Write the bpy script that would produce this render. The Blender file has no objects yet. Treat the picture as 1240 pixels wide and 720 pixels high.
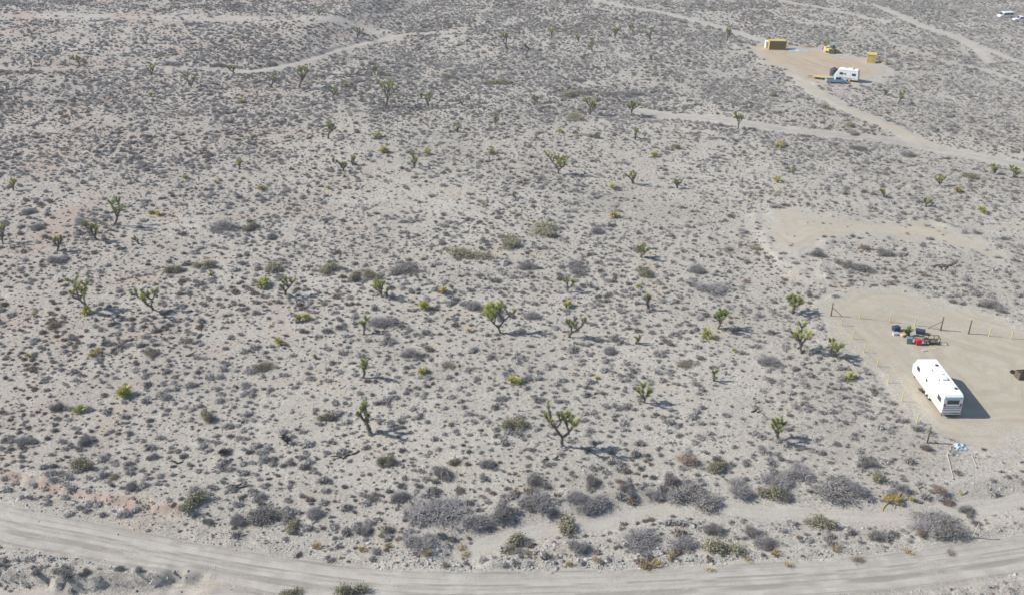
import bpy, math, random
import numpy as np
from mathutils import Vector, Matrix

random.seed(7)
rng = np.random.default_rng(7)
scene = bpy.context.scene
COL = scene.collection
R = math.radians

# ------------------------------------------------------------------ camera
CAM_H = 65.0
PITCH = R(27.3)
FPX = 1155.0                       # focal length in photo pixels (1240 wide)
cam_d = bpy.data.cameras.new('camera')
cam_d.sensor_width = 36.0
cam_d.lens = 36.0 * FPX / 1240.0
cam_d.clip_start = 1.0
cam_d.clip_end = 9000.0
cam = bpy.data.objects.new('camera', cam_d)
COL.objects.link(cam)
cam.location = (0, 0, CAM_H)
cam.rotation_euler = (math.pi / 2 - PITCH, 0, 0)
scene.camera = cam

# ------------------------------------------------------------------ sky, sun, exposure
SUN_EL = R(38)
SUN_DIR = Vector((-1.0, 0.12, math.tan(SUN_EL))).normalized()   # towards the sun
world = bpy.data.worlds.new('World')
scene.world = world
world.use_nodes = True
nt = world.node_tree
bgn = nt.nodes['Background']
sky = nt.nodes.new('ShaderNodeTexSky')
sky.sky_type = 'NISHITA'
sky.sun_disc = False
sky.sun_elevation = SUN_EL
sky.sun_rotation = math.atan2(SUN_DIR.x, SUN_DIR.y) % (2 * math.pi)
sky.altitude = 1200
sky.dust_density = 1.5
nt.links.new(sky.outputs[0], bgn.inputs[0])
bgn.inputs[1].default_value = 0.105
sun_d = bpy.data.lights.new('sun', 'SUN')
sun_d.energy = 4.2
sun_d.angle = R(0.53)
sun_d.color = (1.0, 0.96, 0.90)
sun = bpy.data.objects.new('sun', sun_d)
COL.objects.link(sun)
sun.location = (-60, 0, 120)
sun.rotation_euler = SUN_DIR.to_track_quat('Z', 'Y').to_euler()
scene.view_settings.view_transform = 'Standard'
scene.view_settings.look = 'None'
scene.view_settings.gamma = 1.0
scene.view_settings.use_curve_mapping = False
scene.view_settings.exposure = 0.54
scene.render.resolution_x = 1024
scene.render.resolution_y = 594

# ------------------------------------------------------------------ maths helpers
def hash2(ix, iy, s):
    n = (ix * 374761393 + iy * 668265263 + s * 974634777) & 0xffffffff
    n = ((n ^ (n >> 13)) * 1274126177) & 0xffffffff
    n = n ^ (n >> 16)
    return (n & 0xffff) / 65535.0

def vnoise(x, y, s=0):
    x = np.asarray(x, float); y = np.asarray(y, float)
    ix = np.floor(x).astype(np.int64); iy = np.floor(y).astype(np.int64)
    fx = x - ix; fy = y - iy
    fx = fx * fx * (3 - 2 * fx); fy = fy * fy * (3 - 2 * fy)
    a = hash2(ix, iy, s); b = hash2(ix + 1, iy, s); c = hash2(ix, iy + 1, s); d = hash2(ix + 1, iy + 1, s)
    return (a + (b - a) * fx) * (1 - fy) + (c + (d - c) * fx) * fy

def fbm(x, y, s=0, o=3):
    r = 0; a = .5; t = 0
    for k in range(o):
        r = r + a * (vnoise(x * 2 ** k, y * 2 ** k, s + k * 17) * 2 - 1); t += a; a *= .5
    return r / t

def sstep(a, b, x):
    t = np.clip((np.asarray(x, float) - a) / (b - a), 0, 1)
    return t * t * (3 - 2 * t)

cP, sP = math.cos(PITCH), math.sin(PITCH)
def ray(px, py):
    u = (px - 620) / FPX; v = (360 - py) / FPX
    return np.array([u, cP + v * sP, -sP + v * cP])

def flat(px, py):                                   # photo pixel to the z = 0 plane
    d = ray(px, py); t = -CAM_H / d[2]
    return (d[0] * t, d[1] * t)

def flats(pts): return np.array([flat(*p) for p in pts])

def smooth_line(P, n=8):
    P = np.asarray(P, float)
    Q = np.vstack([2 * P[0] - P[1], P, 2 * P[-1] - P[-2]])
    out = []
    for i in range(1, len(Q) - 2):
        for k in range(n):
            t = k / n
            a, b, c, d = Q[i - 1], Q[i], Q[i + 1], Q[i + 2]
            out.append(.5 * (2 * b + (c - a) * t + (2 * a - 5 * b + 4 * c - d) * t * t + (3 * b - a - 3 * c + d) * t ** 3))
    out.append(P[-1])
    return np.array(out)

def dist_line(P, x, y):
    """distance to polyline and side (+ left of travel)"""
    x = np.asarray(x, float); y = np.asarray(y, float)
    best = np.full(x.shape, 1e9); side = np.zeros(x.shape)
    for a, b in zip(P[:-1], P[1:]):
        d = b - a; L2 = d @ d + 1e-9
        t = np.clip(((x - a[0]) * d[0] + (y - a[1]) * d[1]) / L2, 0, 1)
        ex = x - a[0] - t * d[0]; ey = y - a[1] - t * d[1]
        q = ex * ex + ey * ey
        m = q < best
        best = np.where(m, q, best)
        side = np.where(m, np.sign(d[0] * ey - d[1] * ex), side)
    return np.sqrt(best), side

def sd_poly(P, x, y):
    """signed distance, + inside"""
    C = np.vstack([P, P[:1]])
    d, _ = dist_line(C, x, y)
    ins = np.zeros(np.shape(x), bool)
    for a, b in zip(C[:-1], C[1:]):
        c = ((a[1] > y) != (b[1] > y)) & (x < (b[0] - a[0]) * (y - a[1]) / (b[1] - a[1] + 1e-12) + a[0])
        ins ^= c
    return np.where(ins, d, -d)

# ------------------------------------------------------------------ layout of tracks and cleared ground
ROADS = {}      # name -> (line, width, label-ish colour kind)
def road(key, pts, w): ROADS[key] = (smooth_line(flats(pts), 5), w)
road('main', [(-160, 588), (0, 632), (100, 652), (200, 672), (300, 690), (400, 705), (480, 713), (560, 716), (700, 714), (850, 708), (1000, 699), (1100, 690), (1240, 670), (1420, 640)], 5.4)
road('wash', [(560, 668), (640, 641), (700, 632), (780, 617), (850, 611), (950, 618), (1050, 623), (1100, 622), (1180, 612), (1300, 592)], 2.3)
road('right', [(772, 131), (810, 137), (860, 140), (920, 150), (1000, 159), (1080, 168), (1150, 180), (1240, 198), (1400, 230)], 4.6)
road('camp', [(955, 80), (976, 101), (1019, 129), (1074, 152), (1105, 166), (1135, 176)], 4.2)
road('campfar', [(690, -8), (720, 0), (800, 15), (860, 29), (910, 45), (950, 62)], 3.6)
road('far1', [(930, -6), (952, 0), (1000, 8), (1040, 19), (1075, 27)], 2.6)
road('far2', [(1060, 3), (1074, 9), (1111, 29), (1154, 43), (1182, 58), (1200, 75)], 3.4)
road('far3', [(1120, 33), (1182, 56), (1240, 77), (1320, 104)], 2.6)
road('far4', [(1142, 73), (1191, 84), (1240, 100), (1300, 118)], 1.8)
road('left', [(285, 87), (320, 86), (370, 75), (430, 55), (478, 44)], 3.6)
LEFTALL = smooth_line(flats([(-200, 76), (-80, 79), (50, 84), (130, 82), (230, 83), (320, 86), (370, 75), (430, 55), (480, 43), (560, 38)]), 5)

YARD = flats([(990, 372), (1040, 345), (1090, 350), (1170, 372), (1240, 395), (1330, 420), (1360, 545), (1240, 545), (1180, 543), (1130, 528), (1090, 503), (1060, 462), (1035, 432), (1000, 408)])
SCAR = flats([(915, 255), (960, 249), (1050, 266), (1130, 271), (1200, 290), (1228, 318), (1190, 312), (1120, 294), (1050, 287), (1000, 289), (982, 306), (1003, 346), (970, 332), (938, 300)])
CAMP = flats([(885, 49), (930, 56), (1000, 60), (1060, 74), (1085, 92), (1040, 104), (990, 101), (950, 85), (915, 70)])
ENTRY = flats([(1110, 560), (1180, 548), (1300, 545), (1320, 640), (1200, 640), (1150, 600)])
FRONT = flats([(-120, 690), (40, 706), (140, 706), (260, 704), (330, 712), (420, 722), (420, 790), (-160, 790)])
REDBANK = smooth_line(flats([(-40, 572), (20, 582), (100, 600), (160, 612), (215, 619)]), 4)
BERM = smooth_line(flats([(-60, 690), (20, 694), (90, 701), (160, 702), (265, 697)]), 4)
LEFTY = LEFTALL

def Hf(x, y):
    x = np.asarray(x, float); y = np.asarray(y, float)
    z = .55 * fbm(x / 42, y / 42, 3) + .16 * fbm(x / 9, y / 9, 11, 2)
    # hill beyond the left-hand track, with a cut bank at its foot
    yr = np.interp(x, LEFTY[:, 0], LEFTY[:, 1])
    u = y - yr - 3.0
    m = sstep(-28, -62, x)
    hill = .9 * sstep(0, 3.0, u + 1.2 * fbm(x / 5, y / 5, 31)) + 3.2 * sstep(2, 48, u) - .035 * np.maximum(u - 60, 0)
    z = z + m * np.maximum(hill, -3) * (1 + .15 * fbm(x / 18, y / 30, 77))
    # shallow drainage on the right, ground falls away behind it
    d, s = dist_line(ROADS['right'][0], x, y)
    z = z - .7 * np.exp(-(d / 7) ** 2)
    z = z - .045 * np.clip(y - 330, 0, 260) * sstep(60, 170, x)
    # near track windrows, wash, banks
    d, s = dist_line(ROADS['main'][0], x, y)
    z = z * (1 - .7 * np.exp(-(d / 5) ** 2)) + .42 * np.exp(-((d - 3.5) / .6) ** 2) * (.15 + vnoise(x / .9, y / .9, 5) ** 1.5)
    d, s = dist_line(ROADS['wash'][0], x, y)
    z = z - .55 * np.exp(-(d / 2.2) ** 2) + .22 * np.exp(-((d - 3.2) / .9) ** 2)
    d, s = dist_line(REDBANK, x, y)
    z = z + .55 * sstep(-.5, .45, d * s + .5 * fbm(x / .9, y / .9, 41, 2)) * np.exp(-(d / 5) ** 2)
    d, s = dist_line(BERM, x, y)
    e = d * s + .9 * fbm(x / 1.1, y / 1.1, 42, 3)
    fade = sstep(BERM[-1, 0] + 1, BERM[-1, 0] - 5, x)
    z = z + fade * (.35 * np.exp(-((e - .6) / 1.2) ** 2) * (d < 6) - 1.05 * sstep(.25, -.25, e) * sstep(9, 3, d))
    # graded ground is flatter, with pushed-up edges
    for P, e in ((YARD, .30), (SCAR, .35), (CAMP, .3)):
        sd = sd_poly(P, x, y)
        z = z * (1 - .75 * sstep(-3, 3, sd)) + e * np.exp(-((sd + .6) / .9) ** 2) * vnoise(x / 2.2, y / 2.2, 6)
    return z

# ------------------------------------------------------------------ ground grid
def axis_x():
    a = np.arange(-80, 80.01, .5)
    b = [80.0]
    while b[-1] < 330: b.append(b[-1] + 1.1)
    while b[-1] < 4200: b.append(b[-1] * 1.18)
    b = np.array(b[1:])
    return np.concatenate([-b[::-1], a, b])
def axis_y():
    b = [38.0]
    while b[-1] < 110: b.append(b[-1] + .42)
    while b[-1] < 470: b.append(b[-1] + .42 + (b[-1] - 110) * .0052)
    while b[-1] < 6000: b.append(b[-1] * 1.16)
    lo = [38.0]
    while lo[-1] > -3500: lo.append(lo[-1] - max(2.0, (38 - lo[-1]) * .35))
    return np.concatenate([np.array(lo[1:])[::-1], np.array(b)])
GX, GY = axis_x(), axis_y()
MX, MY = np.meshgrid(GX, GY)
GZ = Hf(MX, MY)

def hz(x, y):
    x = np.asarray(x, float); y = np.asarray(y, float)
    i = np.clip(np.searchsorted(GX, x) - 1, 0, len(GX) - 2); j = np.clip(np.searchsorted(GY, y) - 1, 0, len(GY) - 2)
    fx = (x - GX[i]) / (GX[i + 1] - GX[i]); fy = (y - GY[j]) / (GY[j + 1] - GY[j])
    return (GZ[j, i] * (1 - fx) + GZ[j, i + 1] * fx) * (1 - fy) + (GZ[j + 1, i] * (1 - fx) + GZ[j + 1, i + 1] * fx) * fy

def at(px, py):
    """place on the ground that the photograph shows at this pixel, metres per pixel there, and the dip of the ray"""
    d = ray(px, py); z = 0.0
    for _ in range(8):
        t = (z - CAM_H) / d[2]
        z = float(hz(d[0] * t, d[1] * t))
    P = np.array([0, 0, CAM_H]) + d * t
    return Vector((P[0], P[1], z)), t / FPX, math.atan2(-d[2], math.hypot(d[0], d[1]))

HILLTRK = smooth_line(np.array([tuple(at(*q)[0])[:2] for q in [(-120, 15), (60, 19), (200, 21), (330, 24), (430, 31), (476, 42)]]), 5)

# ------------------------------------------------------------------ node helpers
class NT:
    def __init__(s, name):
        s.m = bpy.data.materials.new(name); s.m.use_nodes = True
        s.t = s.m.node_tree; s.b = s.t.nodes['Principled BSDF']
        s.b.inputs['Roughness'].default_value = .9
        s.b.inputs['Specular IOR Level'].default_value = .15
    def n(s, typ, **kw):
        nd = s.t.nodes.new(typ)
        for k, v in kw.items():
            if k.startswith('i_'):
                key = k[2:]; nd.inputs[int(key) if key.isdigit() else key].default_value = v
            else: setattr(nd, k, v)
        return nd
    def l(s, a, b): s.t.links.new(a, b)
    def pos(s): return s.n('ShaderNodeNewGeometry').outputs['Position']
    def noise(s, vec, scale, detail=3, rough=.55):
        nd = s.n('ShaderNodeTexNoise'); nd.inputs['Scale'].default_value = scale
        nd.inputs['Detail'].default_value = detail; nd.inputs['Roughness'].default_value = rough
        s.l(vec, nd.inputs['Vector']); return nd.outputs['Fac']
    def ramp(s, fac, a, b):
        nd = s.n('ShaderNodeMapRange'); nd.interpolation_type = 'SMOOTHSTEP'
        nd.inputs['From Min'].default_value = a; nd.inputs['From Max'].default_value = b
        s.l(fac, nd.inputs['Value']); return nd.outputs[0]
    def mix(s, fac, a, b, mode='MIX'):
        nd = s.n('ShaderNodeMix', data_type='RGBA', blend_type=mode)
        for sock, v in ((nd.inputs[0], fac), (nd.inputs[6], a), (nd.inputs[7], b)):
            if isinstance(v, (int, float)): sock.default_value = v
            elif isinstance(v, tuple): sock.default_value = v if len(v) == 4 else (*v, 1)
            else: s.l(v, sock)
        return nd.outputs[2]
    def math(s, op, a, b=0.0):
        nd = s.n('ShaderNodeMath', operation=op)
        for sock, v in ((nd.inputs[0], a), (nd.inputs[1], b)):
            if isinstance(v, (int, float)): sock.default_value = v
            else: s.l(v, sock)
        return nd.outputs[0]
    def attr(s, name): return s.n('ShaderNodeAttribute', attribute_name=name).outputs['Fac']
    def col(s, c): s.l(c, s.b.inputs['Base Color'])
    def bump(s, h, dist, strength=1.0):
        nd = s.n('ShaderNodeBump'); nd.inputs['Strength'].default_value = strength; nd.inputs['Distance'].default_value = dist
        s.l(h, nd.inputs['Height']); s.l(nd.outputs[0], s.b.inputs['Normal'])

def soil(k, p):
    """colour of the desert soil as a function of world position"""
    big = k.noise(p, .018, 2)
    c = k.mix(k.ramp(big, .38, .64), (.420, .383, .320), (.392, .363, .305))
    sx = k.n('ShaderNodeSeparateXYZ'); k.l(p, sx.inputs[0])
    west = k.ramp(k.math('ADD', sx.outputs[0], k.math('MULTIPLY', k.noise(p, .03, 2), 60.0)), 25.0, -60.0)
    c = k.mix(k.math('MULTIPLY', west, .6), c, (.375, .318, .27))
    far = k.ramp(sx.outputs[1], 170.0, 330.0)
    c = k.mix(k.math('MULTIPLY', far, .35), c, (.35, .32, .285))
    tone = k.noise(p, .035, 4, .6)
    c = k.mix(k.math('MULTIPLY', k.ramp(tone, .48, .66), .5), c, (.295, .262, .22))
    c = k.mix(k.math('MULTIPLY', k.ramp(tone, .48, .34), .4), c, (.50, .465, .40))
    och = k.ramp(k.noise(p, .11, 3), .56, .72)
    c = k.mix(k.math('MULTIPLY', och, .6), c, (.43, .35, .245))
    pale = k.ramp(k.noise(p, .35, 3), .52, .72)
    c = k.mix(k.math('MULTIPLY', pale, .5), c, (.53, .505, .45))
    red = k.ramp(k.noise(p, .055, 4), .51, .64)
    c = k.mix(k.math('MULTIPLY', k.math('MULTIPLY', red, west), .7), c, (.37, .27, .215))
    med = k.noise(p, 1.6, 4, .65)
    c = k.mix(k.math('MULTIPLY', k.ramp(med, .5, .75), .40), c, (.235, .205, .18))
    g = k.noise(p, 9.0, 3, .7)
    c = k.mix(k.math('MULTIPLY', k.ramp(g, .50, .66), .7), c, (.17, .158, .142))
    c = k.mix(k.math('MULTIPLY', k.ramp(g, .48, .34), .55), c, (.58, .56, .525))
    vo = k.n('ShaderNodeTexVoronoi', i_Scale=3.2); k.l(p, vo.inputs['Vector'])
    c = k.mix(k.math('MULTIPLY', k.ramp(vo.outputs['Distance'], .17, .08), .6), c, (.15, .14, .125))
    g2 = k.noise(p, 3.6, 3, .75)
    c = k.mix(k.math('MULTIPLY', k.ramp(g2, .52, .66), .6), c, (.18, .168, .152))
    c = k.mix(k.math('MULTIPLY', k.ramp(g2, .46, .34), .4), c, (.50, .465, .42))
    h = k.math('ADD', k.math('MULTIPLY', med, .9), k.math('MULTIPLY', g, .35))
    return c, h

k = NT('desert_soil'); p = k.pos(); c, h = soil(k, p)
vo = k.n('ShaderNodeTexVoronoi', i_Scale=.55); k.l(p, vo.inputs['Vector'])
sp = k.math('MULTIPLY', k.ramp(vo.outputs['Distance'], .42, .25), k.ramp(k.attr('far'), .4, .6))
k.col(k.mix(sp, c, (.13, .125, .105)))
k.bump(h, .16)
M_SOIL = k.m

def sheet_mat(name, base, pale, dark, amt, stk=.4):
    k = NT(name); p = k.pos(); c, h = soil(k, p)
    e = k.ramp(k.math('ADD', k.attr('edge'), k.math('MULTIPLY', k.math('SUBTRACT', k.noise(p, .55, 5, .7), .5), 1.5)), .25, .85)
    n1 = k.noise(p, .45, 4, .6); n2 = k.noise(p, 6.0, 3, .7)
    r = k.mix(k.ramp(n1, .35, .65), base, pale)
    r = k.mix(k.math('MULTIPLY', k.ramp(n2, .5, .72), .5), r, dark)
    r = k.mix(k.math('MULTIPLY', k.attr('rut'), .55), r, pale)
    streak = k.n('ShaderNodeTexNoise', i_Scale=1.0); mp = k.n('ShaderNodeCombineXYZ')
    k.l(k.attr('lat'), mp.inputs[0]); k.l(mp.outputs[0], streak.inputs['Vector']); streak.inputs['Scale'].default_value = 1.5
    k.l(k.math('MULTIPLY', k.noise(p, .12, 2), 1.2), mp.inputs[1])
    r = k.mix(k.math('MULTIPLY', k.ramp(streak.outputs['Fac'], .46, .60), stk), r, dark)
    bl = k.ramp(k.noise(p, .16, 4, .65), .28, .55)
    k.col(k.mix(k.math('MULTIPLY', k.math('MULTIPLY', e, amt), k.math('ADD', k.math('MULTIPLY', bl, .55), .45)), c, r))
    k.bump(k.math('ADD', k.math('MULTIPLY', n1, .3), k.math('MULTIPLY', h, .45)), .07)
    return k.m
M_ROAD = sheet_mat('packed_track_dirt', (.34, .312, .272), (.43, .405, .365), (.20, .182, .155), .85, .75)
M_WASH = sheet_mat('wash_sand', (.40, .37, .33), (.44, .415, .375), (.29, .265, .23), .6)
M_YARD = sheet_mat('yard_dirt', (.385, .335, .25), (.42, .38, .30), (.28, .24, .175), .85)
M_SCAR = sheet_mat('graded_ochre_dirt', (.41, .345, .25), (.425, .385, .31), (.31, .265, .205), .8)
M_RBANK = sheet_mat('red_bank_dirt', (.33, .225, .175), (.38, .29, .235), (.22, .15, .12), .75)
M_CAMP = sheet_mat('camp_dirt', (.47, .33, .19), (.40, .335, .26), (.26, .21, .16), .8)

def plain(name, col, var=.12, rough=.6, spec=.3, scale=1.5, metal=0, dirt=None):
    k = NT(name); k.b.inputs['Roughness'].default_value = rough; k.b.inputs['Specular IOR Level'].default_value = spec
    k.b.inputs['Metallic'].default_value = metal
    tc = k.n('ShaderNodeTexCoord').outputs['Object']
    n = k.noise(tc, scale, 4, .65)
    d = dirt or tuple(v * (1 - 3 * var) for v in col)
    k.col(k.mix(k.math('MULTIPLY', k.ramp(n, .45, .75), min(1, var * 4)), col, d))
    k.bump(k.noise(tc, scale * 6, 3), .01, .5)
    return k.m

def plant(name, a, b, rough=.85, trans=0):
    """colour between a and b per plant, with a little variation inside it"""
    k = NT(name); k.b.inputs['Roughness'].default_value = rough
    oi = k.n('ShaderNodeObjectInfo').outputs['Random']
    tc = k.n('ShaderNodeTexCoord').outputs['Object']
    c = k.mix(oi, a, b)
    c = k.mix(k.math('MULTIPLY', k.ramp(k.noise(tc, 7, 2), .4, .7), .5), c, tuple(min(1, v * 1.5) for v in a))
    k.col(c)
    return k.m
P_GREY = plant('grey_twigs', (.315, .297, .28), (.50, .478, .45))
P_DARK = plant('dark_twigs', (.20, .188, .176), (.30, .282, .262))
P_RUST = plant('rusty_twigs', (.235, .18, .145), (.30, .24, .195))
P_OLIVE = plant('olive_leaves', (.24, .225, .15), (.31, .285, .20))
P_LILAC = plant('bare_grey_twigs', (.26, .246, .242), (.35, .332, .325))
P_STRAW = plant('straw_blades', (.42, .34, .19), (.50, .40, .24))
P_DRY = plant('dry_brown_twigs', (.25, .215, .16), (.32, .28, .21))
P_JLEAF = plant('joshua_leaves', (.33, .375, .125), (.46, .465, .185), .6)
P_YLEAF = plant('yucca_leaves', (.37, .38, .115), (.52, .47, .16), .6)
P_YDEAD = plant('dead_yucca_leaves', (.46, .37, .16), (.52, .42, .20))
P_BARK = plant('shaggy_bark', (.10, .088, .072), (.15, .13, .105))
P_DEADW = plant('dead_wood', (.07, .06, .055), (.14, .125, .11))
P_ROCK = plant('grey_stone', (.17, .163, .155), (.52, .505, .48))
P_ROCKR = plant('pink_stone', (.36, .235, .18), (.46, .33, .26))
P_YBR = plant('yellow_branch_bark', (.42, .33, .13), (.48, .40, .19))

# ------------------------------------------------------------------ object helpers
def tag(o, label=None, cat=None, group=None, kind=None):
    if label: o['label'] = label
    if cat: o['category'] = cat
    if group: o['group'] = group
    if kind: o['kind'] = kind
    return o
def mesh_np(name, V, F, mat, smooth=False):
    me = bpy.data.meshes.new(name)
    V = np.asarray(V, np.float32).reshape(-1, 3)
    if isinstance(F, np.ndarray):
        nF, k_ = F.shape
        me.vertices.add(len(V)); me.vertices.foreach_set('co', V.ravel())
        me.loops.add(nF * k_); me.loops.foreach_set('vertex_index', F.astype(np.int32).ravel())
        me.polygons.add(nF); me.polygons.foreach_set('loop_start', np.arange(0, nF * k_, k_, dtype=np.int32))
        me.update(calc_edges=True)
    else:
        me.from_pydata([tuple(v) for v in V.tolist()], [], F)
    if mat: me.materials.append(mat)
    if smooth: me.polygons.foreach_set('use_smooth', np.ones(len(me.polygons), bool))
    return me
def link(name, me, parent=None):
    o = bpy.data.objects.new(name, me); COL.objects.link(o); o.parent = parent; return o
def empty(name, loc, rz=0):
    o = bpy.data.objects.new(name, None); COL.objects.link(o); o.location = loc; o.rotation_euler = (0, 0, rz)
    o.empty_display_size = .3; return o

class MB:
    """collects shapes, builds one mesh object"""
    def __init__(s): s.v = []; s.f = []
    def add(s, V, F):
        n = len(s.v); s.v += [tuple(map(float, v)) for v in V]; s.f += [tuple(i + n for i in f) for f in F]; return s
    def box(s, c, d, rz=0, b=0.0, ry=0, rx=0):
        x, y, z = (q / 2 for q in d); b = min(b, x * .9, y * .9, z * .9)
        Mx = Matrix.Translation(c) @ Matrix.Rotation(rz, 4, 'Z') @ Matrix.Rotation(ry, 4, 'Y') @ Matrix.Rotation(rx, 4, 'X')
        if b <= 0:
            V = [(i, j, l) for l in (-z, z) for j in (-y, y) for i in (-x, x)]
            F = [(0, 2, 3, 1), (4, 5, 7, 6), (0, 1, 5, 4), (2, 6, 7, 3), (0, 4, 6, 2), (1, 3, 7, 5)]
        else:
            ring = [(-x + b, -y), (x - b, -y), (x, -y + b), (x, y - b), (x - b, y), (-x + b, y), (-x, y - b), (-x, -y + b)]
            V = []; 
            for zz, sh in ((-z, b), (-z + b, 0), (z - b, 0), (z, b)):
                V += [(px_ * (x - sh) / x, py_ * (y - sh) / y, zz) for px_, py_ in ring]
            F = [tuple(range(7, -1, -1)), tuple(range(24, 32))]
            for r in range(3):
                F += [(r * 8 + i, r * 8 + (i + 1) % 8, r * 8 + 8 + (i + 1) % 8, r * 8 + 8 + i) for i in range(8)]
        return s.add([Mx @ Vector(v) for v in V], F)
    def tube(s, pts, rad, n=6, cap=True):
        pts = [Vector(p_) for p_ in pts]; rad = [rad] * len(pts) if isinstance(rad, (int, float)) else rad
        V = []; F = []
        for i, p_ in enumerate(pts):
            d = (pts[min(i + 1, len(pts) - 1)] - pts[max(i - 1, 0)])
            d = d.normalized() if d.length > 1e-9 else Vector((0, 0, 1))
            a = d.orthogonal().normalized() if i == 0 else (a - d * a.dot(d)).normalized()
            b = d.cross(a)
            for q in range(n):
                t = 2 * math.pi * q / n
                V.append(p_ + (a * math.cos(t) + b * math.sin(t)) * rad[i])
        for i in range(len(pts) - 1):
            F += [(i * n + q, i * n + (q + 1) % n, (i + 1) * n + (q + 1) % n, (i + 1) * n + q) for q in range(n)]
        if cap: F += [tuple(range(n - 1, -1, -1)), tuple((len(pts) - 1) * n + q for q in range(n))]
        return s.add(V, F)
    def lathe(s, prof, n=16, c=(0, 0, 0), axis='Z'):
        V = []; F = []
        for r, z in prof:
            for q in range(n):
                t = 2 * math.pi * q / n; v = (r * math.cos(t), r * math.sin(t), z)
                if axis == 'X': v = (v[2], v[0], v[1])
                if axis == 'Y': v = (v[0], v[2], v[1])
                V.append((v[0] + c[0], v[1] + c[1], v[2] + c[2]))
        for i in range(len(prof) - 1):
            F += [(i * n + q, i * n + (q + 1) % n, (i + 1) * n + (q + 1) % n, (i + 1) * n + q) for q in range(n)]
        F += [tuple(range(n - 1, -1, -1)), tuple((len(prof) - 1) * n + q for q in range(n))]
        return s.add(V, F)
    def prism(s, prof, x0, x1, inset=0.0):
        """profile in (y, z), extruded along x; inset rounds the end faces"""
        n = len(prof); cy = sum(p_[0] for p_ in prof) / n; cz = sum(p_[1] for p_ in prof) / n
        xs = [(x0, inset), (x0 + inset, 0), (x1 - inset, 0), (x1, inset)] if inset else [(x0, 0), (x1, 0)]
        V = []
        for x, q in xs:
            for (y, z) in prof:
                L = math.hypot(y - cy, z - cz); kf = (L - q) / L
                V.append((x, cy + (y - cy) * kf, cz + (z - cz) * kf))
        F = [tuple(range(n - 1, -1, -1)), tuple((len(xs) - 1) * n + i for i in range(n))]
        for r in range(len(xs) - 1):
            F += [(r * n + i, r * n + (i + 1) % n, (r + 1) * n + (i + 1) % n, (r + 1) * n + i) for i in range(n)]
        return s.add(V, F)
    def build(s, name, mat, parent=None, smooth=False):
        me = bpy.data.meshes.new(name); me.from_pydata(s.v, [], s.f)
        import bmesh
        bm = bmesh.new(); bm.from_mesh(me); bmesh.ops.recalc_face_normals(bm, faces=bm.faces); bm.to_mesh(me); bm.free()
        me.materials.append(mat)
        if smooth: me.polygons.foreach_set('use_smooth', np.ones(len(me.polygons), bool))
        return link(name, me, parent)

# ------------------------------------------------------------------ the ground and its tracks
ny, nx = MX.shape
V = np.stack([MX, MY, GZ], -1).reshape(-1, 3)
J, I = np.meshgrid(np.arange(ny - 1), np.arange(nx - 1), indexing='ij')
q = (J * nx + I).ravel()
F = np.stack([q, q + 1, q + nx + 1, q + nx], 1)
SH_NEAR, SH_FAR = 50.0, 470.0
def halfw(y): return .60 * y + 22
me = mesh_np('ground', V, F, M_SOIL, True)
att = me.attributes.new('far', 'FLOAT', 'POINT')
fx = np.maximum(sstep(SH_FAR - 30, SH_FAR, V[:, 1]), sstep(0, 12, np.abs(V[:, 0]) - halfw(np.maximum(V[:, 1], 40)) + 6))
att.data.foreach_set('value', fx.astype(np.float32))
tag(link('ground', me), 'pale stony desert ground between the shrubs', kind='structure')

def sheet(name, label, mat, sd_fn, bounds, cell, rut=0.0, lift=.07, rag=.55, rs=2.5, ew=1.2):
    """thin skin of worked dirt over the ground; sd_fn(x,y) -> signed inside distance, lateral offset"""
    xs = np.arange(bounds[0], bounds[1], cell); ys = np.arange(bounds[2], bounds[3], cell)
    X, Y = np.meshgrid(xs, ys)
    sd, lat = sd_fn(X, Y)
    sd = sd + rag * fbm(X / rs, Y / rs, 55, 4)
    keep = sd > -1.0
    kq = keep[:-1, :-1] & keep[1:, :-1] & keep[:-1, 1:] & keep[1:, 1:]
    rt = np.exp(-((np.abs(lat) - .85) / .33) ** 2) * (rut > 0)
    Z = hz(X, Y) - .12 + (.12 + lift + rut * .6) * sstep(-.7, .7, sd) - rut * rt * sstep(.2, .9, sd)
    used = np.zeros(X.shape, bool)
    used[:-1, :-1] |= kq; used[1:, :-1] |= kq; used[:-1, 1:] |= kq; used[1:, 1:] |= kq
    idx = -np.ones(X.shape, np.int64); idx[used] = np.arange(used.sum())
    j, i = np.nonzero(kq)
    F = np.stack([idx[j, i], idx[j, i + 1], idx[j + 1, i + 1], idx[j + 1, i]], 1)
    me = mesh_np(name, np.stack([X[used], Y[used], Z[used]], 1), F, mat, True)
    for nm, val in (('edge', sstep(-.8, ew, sd)), ('rut', rt), ('lat', lat)):
        a = me.attributes.new(nm, 'FLOAT', 'POINT'); a.data.foreach_set('value', val[used].astype(np.float32))
    return tag(link(name, me), label, kind='structure')

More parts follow.
